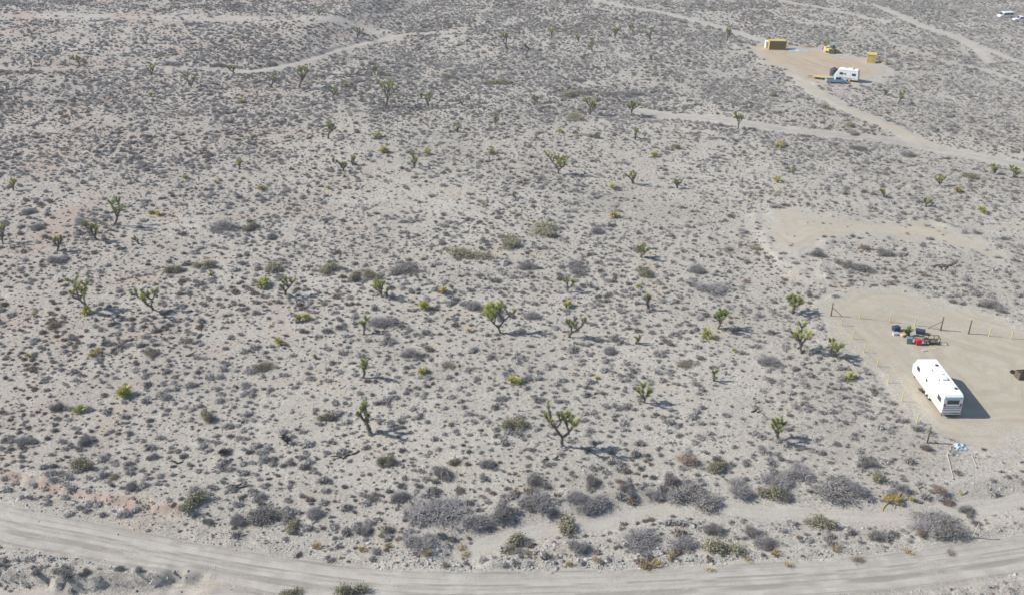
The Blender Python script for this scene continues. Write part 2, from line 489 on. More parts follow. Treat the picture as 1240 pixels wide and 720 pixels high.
def road_sd(key):
    L, w = ROADS[key]
    def fn(x, y):
        d, s = dist_line(L, x, y)
        return w / 2 - d, d * s
    return fn
def bnd(P, pad=4, xl=260):
    return (max(P[:, 0].min() - pad, -xl), min(P[:, 0].max() + pad, xl), max(P[:, 1].min() - pad, 40), P[:, 1].max() + pad)
def poly_sd(P):
    def fn(x, y):
        s = sd_poly(P, x, y); return s, s * .38 + .8 * fbm(x / 12, y / 12, 88)
    return fn
ROADLAB = dict(main=('dirt_road', 'wide rutted dirt road sweeping below the scrub', M_ROAD, .3, .09),
               wash=('sandy_wash', 'narrow pale sandy wash between the brush and the road', M_WASH, .35, 0),
               right=('dirt_track', 'pale dirt track crossing the scrub below the yellow container', M_ROAD, .7, .03),
               camp=('dirt_track', 'dirt track running down from the far camp to the crossing track', M_SCAR, .7, .03),
               campfar=('dirt_track', 'pale track leading past the yellow container into the far scrub', M_WASH, .9, 0),
               far1=('dirt_track', 'thin pale track in the scrub beyond the far camp', M_WASH, .9, 0),
               far2=('dirt_track', 'bent pale track ending in the scrub beyond the yellow shed', M_WASH, .9, 0),
               far3=('dirt_track', 'straight pale track forking from the bent one', M_WASH, .9, 0),
               far4=('dirt_track', 'faint narrow track in the scrub beside the white trailer camp', M_WASH, .9, 0),
               left=('dirt_track', 'pale track along the cut foot of the low hill', M_WASH, .8, .03))
for key, (nm, lab, mt, cell, rut) in ROADLAB.items():
    sheet(nm, lab, mt, road_sd(key), bnd(ROADS[key][0]), cell, rut, rag=.6 if cell < .5 else 1.9, rs=2.5 if cell < .5 else 5, ew=1.2 if cell < .5 else 2.4)
def lefttrk(x, y):
    d, s = dist_line(LEFTALL[:len(LEFTALL) // 2 + 4], x, y); return 1.3 - d + 2.8 * fbm(x / 16, y / 16, 19), d * s
sheet('dirt_track', 'broken pale track at the foot of the cut bank', M_ROAD, lefttrk, bnd(LEFTALL[:len(LEFTALL) // 2 + 4], 6), .8)
def hilltrk(x, y):
    d, s = dist_line(HILLTRK, x, y); return 4.2 - d, d * s
sheet('dirt_track', 'broad faint bare strip over the low hill', M_WASH, hilltrk, bnd(HILLTRK, 10), .9, rag=7.0, rs=12, ew=6.0)
sheet('red_bank', 'reddish eroded earth of the low bank above the road', M_RBANK, lambda x, y: (lambda d, s: (.75 - d, d * s))(*dist_line(REDBANK, x, y)), bnd(REDBANK), .3, rag=1.0, rs=1.6)
sheet('dirt_yard', 'cleared dirt yard inside the wire fence', M_YARD, poly_sd(YARD), bnd(YARD), .6, rag=4.0, rs=6, ew=5.0)
sheet('graded_scar', 'ochre graded strip of bare dirt behind the yard', M_SCAR, poly_sd(SCAR), bnd(SCAR), .6, rag=5.0, rs=7, ew=6.0)
sheet('camp_clearing', 'tan cleared dirt around the far camp', M_CAMP, poly_sd(CAMP), bnd(CAMP), .8, rag=9.0, rs=14, ew=6.0)
sheet('roadside_dirt', 'bare grey dirt below the low berm by the road', M_ROAD, poly_sd(FRONT), bnd(FRONT), .35)

def cleared(x, y):
    """0 where shrubs grow freely, 1 on worked dirt"""
    m = np.zeros(np.shape(x))
    for key, (L, w) in ROADS.items():
        d, _ = dist_line(L, x, y)
        m = np.maximum(m, sstep(w / 2 + .9, w / 2 - .1, d + .5 * fbm(x / 3, y / 3, 8)))
    d, _ = dist_line(HILLTRK, x, y); m = np.maximum(m, .78 * sstep(8, 2, d + 3 * fbm(x / 9, y / 9, 71)))
    d, _ = dist_line(LEFTALL, x, y); m = np.maximum(m, .75 * sstep(3.2, 1.2, d))
    for P, g in ((YARD, 2.0), (CAMP, 6.0), (FRONT, .5)): m = np.maximum(m, sstep(-1, 1, sd_poly(P, x, y) + g * fbm(x / 6, y / 6, 58)))
    m = np.maximum(m, .86 * sstep(-1.5, 3.5, sd_poly(SCAR, x, y) + 3 * fbm(x / 8, y / 8, 55)))
    m = np.maximum(m, .82 * sstep(-.5, 1.5, sd_poly(ENTRY, x, y)))
    return m
# ------------------------------------------------------------------ plant meshes
def rdir(r, n):
    v = r.normal(size=(n, 3)); return v / np.linalg.norm(v, axis=1, keepdims=True)
def tris_at(C, N, size, r, elong=1.0):
    """triangles centred at C facing N"""
    n = len(C); N = N / (np.linalg.norm(N, axis=1, keepdims=True) + 1e-9)
    A = np.cross(N, rdir(r, n)); A /= np.linalg.norm(A, axis=1, keepdims=True) + 1e-9
    B = np.cross(N, A); s = (size if np.ndim(size) else np.full(n, size))[:, None]
    V = np.stack([C + A * s * elong, C - A * s * .6 * elong + B * s * .75, C - A * s * .6 * elong - B * s * .75], 1)
    return V.reshape(-1, 3)
def blades(P0, P1, w, r):
    n = len(P0); D = P1 - P0; A = np.cross(D, rdir(r, n)); A /= np.linalg.norm(A, axis=1, keepdims=True) + 1e-9
    ww = (w if np.ndim(w) else np.full(n, w))[:, None]
    return np.stack([P0 - A * ww, P0 + A * ww, P1], 1).reshape(-1, 3)
def tri_mesh(name, V, mat): return mesh_np(name, V, np.arange(len(V)).reshape(-1, 3), mat)

def envelope(r, k=6):
    """lumpy dome radius as a function of direction"""
    A = rdir(r, k); A[:, 2] = np.abs(A[:, 2]) * .6; w = r.uniform(.5, 1.0, k)
    def fn(D): return .50 + .60 * np.max(np.clip(D @ A.T, 0, 1) ** 5 * w, axis=1)
    return fn

def shrub_mesh(name, seed, mat, n=230, flatn=.75, size=.062, lobes=3):
    """a low rounded twiggy shrub, about 1 m across"""
    r = np.random.default_rng(seed)
    V = []
    for l in range(lobes):
        c = np.array([*(r.uniform(-.2, .2, 2)), 0]); rad = r.uniform(.30, .42); env = envelope(r)
        m = n // lobes
        D = rdir(r, m); D[:, 2] = np.abs(D[:, 2])
        t = r.uniform(.25, 1.0, m) ** .5 * env(D) * r.uniform(.85, 1.15, m)
        C = c + D * rad * t[:, None] * np.array([1, 1, flatn * 1.2])
        V.append(tris_at(C, D + r.normal(scale=.75, size=(m, 3)), size * r.uniform(.5, 1.3, m), r, 1.5))
        m = n // (2 * lobes)
        D = rdir(r, m); D[:, 2] = np.abs(D[:, 2]) + .1
        C = c + D * rad * np.array([1, 1, flatn]) * r.uniform(.5, .85, (m, 1))
        V.append(blades(C, C + (D + r.normal(scale=.4, size=(m, 3))) * .17 * r.uniform(.5, 1.2, (m, 1)), .016, r))
    V = np.concatenate(V); V[:, 2] = np.maximum(V[:, 2], -.03)
    return tri_mesh(name, V, mat)

def airy_mesh(name, seed, mat, n=1500, stems=26, h=.55, leaf=.014, tw=.006, parts=4):
    """a large open bush about 1 m across: uneven tufts of fine twigs on forking stems"""
    r = np.random.default_rng(seed); V = []
    for q in range(parts):
        env = envelope(r, 5); a = r.uniform(0, 6.283); off = r.uniform(.08, .30) if q else .05
        c = np.array([math.cos(a) * off, math.sin(a) * off, 0]); rad = r.uniform(.24, .36); hh = h * r.uniform(.6, 1.1)
        def dome(m, lo, p=.5):
            D = rdir(r, m); D[:, 2] = np.abs(D[:, 2]) * .95 + .03; D /= np.linalg.norm(D, axis=1, keepdims=True)
            return D, c + D * (env(D) * r.uniform(lo, 1.0, m) ** p)[:, None] * np.array([rad, rad, hh])
        m = stems // parts + 2
        D, T = dome(m, .7); T = c + (T - c) * 1.12
        B = c * .4 + D * np.array([.04, .04, 0]) + np.array([0, 0, -.03]); Mi = B + (T - B) * .5 + np.array([0, 0, .05]) * h
        V += [blades(B, Mi * 1.05, tw * 2.2, r), blades(Mi, T, tw * 1.6, r)]
        m = n // parts
        D, C = dome(m, .06)
        G = D * .7 + rdir(r, m) * .7 + np.array([0, 0, .3])
        L = r.uniform(.04, .15, (m, 1))
        T = C + G * L * .7; V.append(blades(C - G * L * .6, T, tw * r.uniform(.6, 1.2, m), r))
        V.append(tris_at(T, rdir(r, m) + D * .6, leaf * r.uniform(.5, 1.3, m), r, 1.4))
    V = np.concatenate(V); V[:, 2] = np.maximum(V[:, 2], -.03)
    return tri_mesh(name, V, mat)

def grass_mesh(name, seed, mat, n=130):
    r = np.random.default_rng(seed)
    D = rdir(r, n); D[:, 2] = np.abs(D[:, 2]) + .5; D /= np.linalg.norm(D, axis=1, keepdims=True)
    B = np.concatenate([r.normal(scale=.12, size=(n, 2)), np.full((n, 1), -.03)], 1)
    return tri_mesh(name, blades(B, B + D * r.uniform(.3, .62, (n, 1)), .03, r), mat)

def rock_mesh(name, seed, mat):
    r = np.random.default_rng(seed)
    import bmesh
    bm = bmesh.new(); bmesh.ops.create_icosphere(bm, subdivisions=1, radius=.5)
    sc = r.uniform(.65, 1.1, 3) * np.array([1, 1, .75])
    for v in bm.verts:
        v.co = Vector((v.co.x * sc[0], v.co.y * sc[1], v.co.z * sc[2])) * r.uniform(.75, 1.15)
    me = bpy.data.meshes.new(name); bm.to_mesh(me); bm.free(); me.materials.append(mat)
    return me

SM = [shrub_mesh('grey_shrub', 10 + i, P_GREY, flatn=.6 + .12 * (i % 3), lobes=2 + i % 3) for i in range(5)]
DM = [shrub_mesh('dark_shrub', 30 + i, P_DARK, flatn=.65 + .15 * (i % 3), lobes=2 + i % 3) for i in range(4)]
RM = [shrub_mesh('rusty_shrub', 50 + i, P_RUST, flatn=.7) for i in range(2)]
OM = [airy_mesh('olive_bush', 60 + i, P_OLIVE, n=1300, leaf=.020) for i in range(4)]
LM = [airy_mesh('bare_brush', 70 + i, P_LILAC, n=2000, stems=60, h=.48, leaf=.007, tw=.0055) for i in range(4)]
KM = [airy_mesh('dark_brush', 76 + i, P_DARK, n=1700, stems=40, h=.5, leaf=.013, tw=.006) for i in range(3)]
YM = [airy_mesh('dry_bush', 80 + i, P_DRY, n=800, stems=30, h=.34, leaf=.012, tw=.006) for i in range(2)]
TM = [airy_mesh('rusty_bush', 85 + i, P_RUST, n=1000, stems=24, h=.48, leaf=.018, tw=.007) for i in range(2)]
GM = [grass_mesh('bunchgrass', 90 + i, P_STRAW) for i in range(3)]
KR = [rock_mesh('rock', 100 + i, P_ROCK) for i in range(6)]
KP = [rock_mesh('pink_rock', 110 + i, P_ROCKR) for i in range(3)]

def place(name, me, loc, sx, sz=None, rz=None, sy=None):
    o = link(name, me); sz = sx if sz is None else sz
    o.location = loc; o.scale = (sx, sy or sx, sz); o.rotation_euler = (0, 0, random.uniform(0, 6.283) if rz is None else rz)
    return o

def instancer(name, label, cat, protos, X, Y, S, SZ, idx, sink=.02):
    """the many small ones that remain, as one object"""
    n = len(X)
    me = bpy.data.meshes.new(name); me.vertices.add(n)
    Z = hz(X, Y) - sink
    me.vertices.foreach_set('co', np.stack([X, Y, Z], 1).astype(np.float32).ravel())
    sc = np.stack([S, S * rng.uniform(.75, 1.25, n), SZ], 1)
    rt = np.stack([np.zeros(n), np.zeros(n), rng.uniform(0, 6.283, n)], 1)
    for nm, typ, val, key in (('scl', 'FLOAT_VECTOR', sc, 'vector'), ('rot', 'FLOAT_VECTOR', rt, 'vector'), ('pick', 'INT', idx, 'value')):
        a = me.attributes.new(nm, typ, 'POINT')
        a.data.foreach_set(key, np.asarray(val, np.int32 if typ == 'INT' else np.float32).ravel())
    o = link(name, me)
    g = bpy.data.node_groups.new(name + '_scatter', 'GeometryNodeTree')
    g.interface.new_socket('Geometry', in_out='INPUT', socket_type='NodeSocketGeometry')
    g.interface.new_socket('Geometry', in_out='OUTPUT', socket_type='NodeSocketGeometry')
    N = g.nodes; Lk = g.links
    gi, go = N.new('NodeGroupInput'), N.new('NodeGroupOutput')
    jn = N.new('GeometryNodeJoinGeometry')
    for pobj in protos:
        oi = N.new('GeometryNodeObjectInfo'); oi.transform_space = 'ORIGINAL'
        oi.inputs['Object'].default_value = pobj; oi.inputs['As Instance'].default_value = True
        Lk.new(oi.outputs['Geometry'], jn.inputs[0])
    ip = N.new('GeometryNodeInstanceOnPoints'); ip.inputs['Pick Instance'].default_value = True
    def na(nm, dt):
        a = N.new('GeometryNodeInputNamedAttribute'); a.data_type = dt; a.inputs['Name'].default_value = nm; return a.outputs[0]
    Lk.new(gi.outputs[0], ip.inputs['Points']); Lk.new(jn.outputs[0], ip.inputs['Instance'])
    Lk.new(na('pick', 'INT'), ip.inputs['Instance Index'])
    e2r = N.new('FunctionNodeEulerToRotation'); Lk.new(na('rot', 'FLOAT_VECTOR'), e2r.inputs[0])
    Lk.new(e2r.outputs[0], ip.inputs['Rotation']); Lk.new(na('scl', 'FLOAT_VECTOR'), ip.inputs['Scale'])
    Lk.new(ip.outputs[0], go.inputs[0])
    md = o.modifiers.new('scatter', 'NODES'); md.node_group = g
    return tag(o, label, cat, kind='stuff')

def in_view(x, y):
    """roughly: does the photograph show this spot of ground"""
    d0 = y * cP + CAM_H * sP; v = (-CAM_H * cP + y * sP) / d0
    return (np.abs(x / d0) < .54) & (v > -.318) & (v < .312)

# ------------------------------------------------------------------ small shrubs all over the scrub
CELL = .92
xs = np.arange(-halfw(SH_FAR), halfw(SH_FAR), CELL); ys = np.arange(SH_NEAR, SH_FAR, CELL)
X, Y = np.meshgrid(xs, ys)
X = (X + rng.uniform(-.52, .52, X.shape) * CELL).ravel(); Y = (Y + rng.uniform(-.52, .52, Y.shape) * CELL).ravel()
m = np.abs(X) < halfw(Y); X = X[m]; Y = Y[m]
dens = .86 + .62 * fbm(X / 9, Y / 9, 201, 3) + .18 * fbm(X / 45, Y / 45, 202, 2)
DRAIN = smooth_line(flats([(330, 78), (480, 84), (600, 100), (740, 124), (900, 148), (1080, 170), (1400, 230)]), 4)
dd_, _ = dist_line(DRAIN, X, Y)
dens = dens + .22 * np.exp(-(dd_ / 16) ** 2) + .02 * sstep(150, 240, Y)
rg = np.abs(fbm(X / 22, Y / 45, 230, 3)); dens *= .35 + .65 * sstep(.0, .10, rg)
dens *= (1 - .25 * sstep(-30, -70, X) * sstep(255, 275, Y)) * (1 - cleared(X, Y))
m = rng.uniform(size=len(X)) < dens; X = X[m]; Y = Y[m]
n = len(X)
S = np.exp(rng.normal(-.50, .46, n) + .06 * sstep(150, 90, Y)) * (1 + .25 * fbm(X / 14, Y / 14, 203, 2))
S = np.clip(S * (1 + .28 * sstep(150, 260, Y)), .24, 1.6)
SZ = S * rng.uniform(.9, 1.45, n)
u = rng.uniform(size=n) + .35 * fbm(X / 20, Y / 20, 204, 2)
# a second population of tiny seedlings and cushion plants in the nearer scrub
x2 = rng.uniform(-180, 180, 190000); y2 = 50 + 230 * rng.uniform(size=190000) ** .8
m = (np.abs(x2) < halfw(y2)); x2 = x2[m]; y2 = y2[m]
m = rng.uniform(size=len(x2)) < (.75 + .8 * fbm(x2 / 5, y2 / 5, 220, 3)) * (1 - cleared(x2, y2)); x2 = x2[m]; y2 = y2[m]
s2 = np.clip(.26 * np.exp(rng.normal(0, .3, len(x2))), .14, .5)
X = np.concatenate([X, x2]); Y = np.concatenate([Y, y2]); S = np.concatenate([S, s2]); SZ = np.concatenate([SZ, s2 * rng.uniform(.8, 1.2, len(x2))])
n = len(X); u = rng.uniform(size=n) + .35 * fbm(X / 20, Y / 20, 204, 2)
print('SHRUBS', n)
KIND = np.where(u < .66, 0, np.where(u < 1.0, 1, 2))       # grey, dark, rusty
order = np.argsort(Y)
def biggest(mask, count):
    dd = np.hypot(Y, CAM_H); score = np.where(mask & in_view(X, Y), S / dd, -1)
    return np.argsort(-score)[:count]
KINDS = [(0, SM, 'grey_shrub', 'low grey rounded desert shrub among its like in the scrub', 'grey shrubs of the scrub', 'small grey shrubs scattered over the whole scrub'),
         (1, DM, 'dark_shrub', 'low dark brown twiggy shrub among the grey ones', 'dark shrubs of the scrub', 'small dark twiggy shrubs scattered over the whole scrub'),
         (2, RM, 'rusty_shrub', 'small rust brown shrub among the grey scrub', 'rust brown shrubs of the scrub', 'small rust brown shrubs scattered over the scrub')]
for kd, meshes, nm, lab, grp, slab in KINDS:
    mk = KIND == kd
    cnt = min(300, int((mk & in_view(X, Y)).sum()))
    pick = biggest(mk, cnt)
    pro = {}
    for i in pick:
        q = int(rng.integers(len(meshes)))
        o = place(nm, meshes[q], (X[i], Y[i], float(hz(X[i], Y[i])) - .02), S[i], SZ[i])
        tag(o, lab, 'shrub', grp); pro.setdefault(q, o)
    mk[pick] = False
    ids = np.nonzero(mk)[0]
    instancer(nm + 's', slab, 'shrubs', [pro[q] for q in sorted(pro)], X[ids], Y[ids], S[ids], SZ[ids], rng.integers(0, len(pro), len(ids)))

LANDMARKS = [(681, 540, 'the joshua tree with bare lower limbs'), (607, 403, 'the fan shaped joshua tree'), (451, 526, 'the slim bent joshua tree'),
    (1131, 475, 'the white trailer in the yard'), (1101, 406, 'the junk pile'), (1007, 378, 'the fence corner post'), (943, 57, 'the yellow container'),
    (1056, 77, 'the yellow shed'), (1177, 651, 'the leaning marker post'), (676, 210, 'the lone round joshua tree'), (764, 140, 'the start of the crossing track'),
    (467, 131, 'the tallest upper joshua tree'), (108, 376, 'the tallest slender joshua tree'), (186, 374, 'the candelabra joshua tree'),
    (120, 604, 'the red eroded bank'), (480, 43, 'the fork of the hill track'), (1080, 280, 'the ochre graded scar'), (1080, 605, 'the yellow branch heap'),
    (832, 553, 'the wide rust brown bush'), (532, 612, 'the broadest brush thicket'), (138, 272, 'the tall bent joshua tree'), (1163, 541, 'the crumpled blue tarp'),
    (869, 398, 'the round crowned joshua tree'), (362, 108, 'the bushy joshua tree below the hill track'), (1027, 95, 'the far white trailer'), (1217, 22, 'the far white van'),
    (943, 531, 'the flat topped joshua tree'), (971, 428, 'the broad joshua tree outside the fence'), (183, 91, 'the cut bank'), (786, 375, 'the thin pole like joshua tree')]
LMP = np.array([flat(a, b_) for a, b_, _ in LANDMARKS])
ORD = ['nearest', 'second from', 'third from', 'fourth from', 'fifth from', 'sixth from']
PENDING = {}                                        # phrase -> things that only their neighbours tell apart
def later(o, phrase, cat, group): PENDING.setdefault(phrase, []).append((o, cat, group))
def settle_labels():
    for phrase, things in PENDING.items():
        Q = np.array([(o.location.x, o.location.y) for o, _, _ in things])
        D = np.hypot(Q[:, None, 0] - LMP[None, :, 0], Q[:, None, 1] - LMP[None, :, 1])
        rank = np.argsort(np.argsort(D, axis=0), axis=0)
        for i, (o, cat, group) in enumerate(things):
            j = int(np.argmin(rank[i] * 40.0 + D[i]))
            if rank[i, j] < len(ORD): tag(o, '%s, %s %s' % (phrase, ORD[rank[i, j]], LANDMARKS[j][2]), cat, group)
            else: tag(o, phrase + ' away from the landmarks', cat, group)

# ------------------------------------------------------------------ larger bushes, set one by one: x, y, width in photo pixels
def bushes(meshes, name, label, cat, group, pts, hk=1.0, labels={}):
    for i, (px, py, w) in enumerate(pts):
        P, mpp, dip = at(px, py + w * .12)
        s = w * mpp * 1.3
        o = place(name, meshes[i % len(meshes)], (P.x, P.y, P.z - .03), s * random.uniform(1.0, 1.3), min(s * hk * random.uniform(.9, 1.25), 3.2), None, s * random.uniform(.8, 1.1))
        tag(o, labels[i], cat, group) if i in labels else later(o, label, cat, group)
bushes(OM, 'olive_bush', 'open olive green bush', 'bush', 'olive bushes of the scrub',
       [(655, 275, 46), (615, 291, 36), (567, 305, 46), (447, 332, 26), (97, 563, 32), (237, 605, 38), (252, 503, 24), (398, 504, 20), (468, 556, 24),
        (549, 558, 14), (622, 657, 30), (688, 637, 32), (620, 510, 32), (932, 596, 32), (874, 662, 44), (867, 566, 28), (996, 634, 32), (305, 275, 20),
        (249, 320, 24), (332, 323, 32), (210, 325, 22), (603, 98, 30), (695, 112, 30), (695, 139, 26), (352, 637, 24), (352, 716, 24), (425, 715, 32),
        (1064, 579, 20), (1027, 151, 14), (1173, 213, 18), (465, 90, 14), (820, 178, 14), (783, 328, 28), (1000, 130, 12), (720, 165, 14), (540, 92, 18), (935, 115, 12),
        (400, 325, 24), (430, 335, 20)], .95,
       {10: 'olive bush on the gravel beside the main road, next to the sandy wash', 0: 'olive bush, uppermost of the three wide ones in the middle of the scrub'})
bushes(LM, 'bare_brush', 'bare grey twiggy brush', 'brush', 'bare grey brush of the scrub',
       [(532, 612, 84), (650, 605, 46), (725, 605, 58), (766, 653, 62), (895, 588, 42), (965, 568, 50), (1131, 630, 62), (376, 622, 32), (288, 629, 28),
        (508, 653, 44), (105, 531, 26), (24, 531, 22), (159, 588, 22), (271, 271, 42), (470, 386, 46), (569, 365, 32), (644, 380, 26), (498, 427, 26),
        (695, 318, 30), (725, 280, 26), (637, 321, 26), (861, 346, 40), (1038, 178, 22), (1105, 187, 22), (932, 435, 34), (71, 313, 26), (97, 268, 24),
        (41, 276, 22), (34, 256, 20), (210, 71, 30), (327, 73, 24), (735, 425, 26), (845, 325, 30), (264, 74, 20), (327, 287, 20), (430, 96, 22), (700, 95, 24), (765, 112, 26),
        (1035, 160, 18), (800, 600, 30), (590, 560, 26), (440, 640, 24), (570, 628, 40), (690, 598, 34), (860, 604, 36), (940, 582, 38), (1040, 592, 40), (820, 655, 40), (925, 655, 34), (700, 660, 30), (480, 600, 30)], .95,
       {0: 'broadest bare grey brush thicket above the main road', 6: 'tall bare grey brush beside the red shrubs at the yard entrance'})
bushes(KM, 'dark_brush', 'dense dark grey brush clump', 'brush', 'dark brush of the scrub',
       [(837, 592, 58), (1010, 582, 60), (1128, 622, 56), (1152, 640, 40), (607, 616, 36), (325, 622, 46), (650, 580, 30), (490, 320, 40), (1047, 325, 32), (1023, 320, 22), (1074, 305, 26), (986, 306, 22),
        (1203, 368, 26), (71, 491, 22), (535, 574, 30), (810, 580, 24), (1060, 648, 28), (700, 330, 22), (760, 590, 22), (860, 640, 26), (910, 640, 24),
        (1172, 618, 20), (1180, 632, 16), (150, 700, 16), (76, 690, 20), (48, 702, 18), (170, 705, 14), (104, 692, 14), (715, 580, 24), (955, 600, 20), (1050, 560, 22),  # first two clumps are added as stand-ins for dark patches of tree shadow
        (1090, 590, 20), (1120, 540, 18), (450, 600, 20), (250, 630, 18)], .85)
bushes(YM, 'dry_bush', 'sparse dry brown low bush', 'bush', 'dry brown bushes of the scrub',
       [(315, 440, 38), (186, 424, 26), (64, 391, 30), (1153, 668, 18), (1037, 675, 24), (915, 300, 16), (230, 410, 18), (540, 440, 24), (880, 300, 22), (830, 440, 26), (140, 575, 20)], .7)
bushes(TM, 'rusty_bush', 'rust brown bush', 'bush', 'rust brown bushes',
       [(832, 553, 32), (1137, 592, 20), (1146, 606, 18), (210, 610, 10), (1115, 646, 18), (1047, 300, 14), (217, 355, 10), (80, 345, 8)], .9,
       {0: 'wide rust brown bush behind the dark brush above the wash', 3: 'small dark red bush at the end of the red bank'})
bushes(GM, 'bunchgrass', 'tuft of dry straw coloured grass', 'grass tuft', 'straw grass tufts by the road',
       [(384, 660, 12), (518, 669, 13), (564, 671, 12), (439, 664, 11), (783, 684, 18), (795, 681, 13), (940, 668, 11), (955, 684, 12), (1012, 664, 10), (560, 662, 10), (690, 682, 10),
        (860, 690, 10), (470, 660, 9), (722, 676, 10), (1100, 668, 11), (640, 668, 9), (812, 672, 11), (905, 676, 10)], .9)

# ------------------------------------------------------------------ rocks
RX = []; RY = []; RS = []
def rocks_poly(poly, n, s0, s1):
    P = flats(poly); b = (P[:, 0].min(), P[:, 0].max(), P[:, 1].min(), P[:, 1].max())
    x = rng.uniform(b[0], b[1], n * 3); y = rng.uniform(b[2], b[3], n * 3)
    w = .35 + .8 * fbm(x / 3, y / 3, 301, 2)
    m = (sd_poly(P, x, y) + 1.2 * fbm(x / 2, y / 2, 300, 2) > 0) & (rng.uniform(size=len(x)) < w)
    x = x[m][:n]; y = y[m][:n]
    RX.append(x); RY.append(y); RS.append(np.clip(s0 * np.exp(rng.normal(0, .6, len(x))), .05, s1))
rocks_poly([(400, 650), (560, 655), (700, 655), (830, 660), (830, 690), (700, 700), (560, 702), (420, 690)], 2300, .12, .6)
rocks_poly([(820, 650), (1000, 655), (1080, 660), (1000, 682), (830, 690)], 700, .11, .5)
rocks_poly([(700, 625), (830, 640), (1000, 630), (1090, 640), (1090, 660), (830, 665), (700, 660)], 900, .12, .5)
rocks_poly([(0, 590), (200, 620), (420, 640), (420, 685), (250, 665), (0, 618)], 1700, .11, .5)
rocks_poly([(430, 560), (820, 570), (820, 620), (430, 640)], 700, .13, .4)
rocks_poly([(-20, 660), (260, 690), (270, 702), (-20, 700)], 900, .14, .55)
x = rng.uniform(-120, 120, 90000); y = 52 + 190 * rng.uniform(size=90000) ** 1.2
m = (np.abs(x) < halfw(y)) & (rng.uniform(size=len(x)) < .55 + .6 * fbm(x / 6, y / 6, 310, 2)) & (cleared(x, y) < .5)
RX.append(x[m]); RY.append(y[m]); RS.append(np.clip(.12 * np.exp(rng.normal(0, .45, m.sum())), .05, .45))
rocks_poly([(1000, 385), (1090, 355), (1240, 400), (1300, 540), (1130, 520), (1060, 455)], 420, .08, .25)
rocks_poly([(1110, 545), (1240, 545), (1300, 640), (1150, 640)], 500, .10, .35)
L, w = ROADS['main']; t = rng.integers(0, len(L) - 1, 5200); q = rng.uniform(size=5200)[:, None]
B = L[t] * (1 - q) + L[t + 1] * q; side = np.where(rng.uniform(size=5200) < .5, -1, 1); off = np.abs(rng.normal(0, .75, 5200)) + 2.1
D = L[t + 1] - L[t]; D /= np.linalg.norm(D, axis=1, keepdims=True)
x = B[:, 0] - D[:, 1] * side * off; y = B[:, 1] + D[:, 0] * side * off
RX.append(x); RY.append(y); RS.append(np.clip(.11 * np.exp(rng.normal(0, .5, len(x))), .05, .4))
RX = np.concatenate(RX); RY = np.concatenate(RY); RS = np.concatenate(RS)
sc = np.where(in_view(RX, RY), RS / np.hypot(RY, CAM_H), -1); o_ = np.argsort(-sc)
pro = {}
for i in o_[:300]:
    q = int(rng.integers(len(KR)))
    o = place('rock', KR[q], (RX[i], RY[i], float(hz(RX[i], RY[i])) + RS[i] * .04), RS[i])
    tag(o, 'pale grey broken rock lying on the stony ground', 'rock', 'grey rocks by the road'); pro.setdefault(q, o)
ids = o_[300:]
instancer('small_rocks', 'small pale stones strewn over the ground', 'stones', [pro[q] for q in sorted(pro)], RX[ids], RY[ids], RS[ids], RS[ids], rng.integers(0, len(pro), len(ids)), sink=.0)
for k_ in range(110):
    t = random.random(); P = REDBANK[int(t * (len(REDBANK) - 1))]
    x = P[0] + random.gauss(0, .9); y = P[1] + random.gauss(.1, .35); s = random.uniform(.15, .45)
    o = place('pink_rock', random.choice(KP), (x, y, float(hz(x, y)) + s * .1), s)
    tag(o, 'pinkish broken rock on the red eroded bank', 'rock', 'pink rocks of the eroded bank')

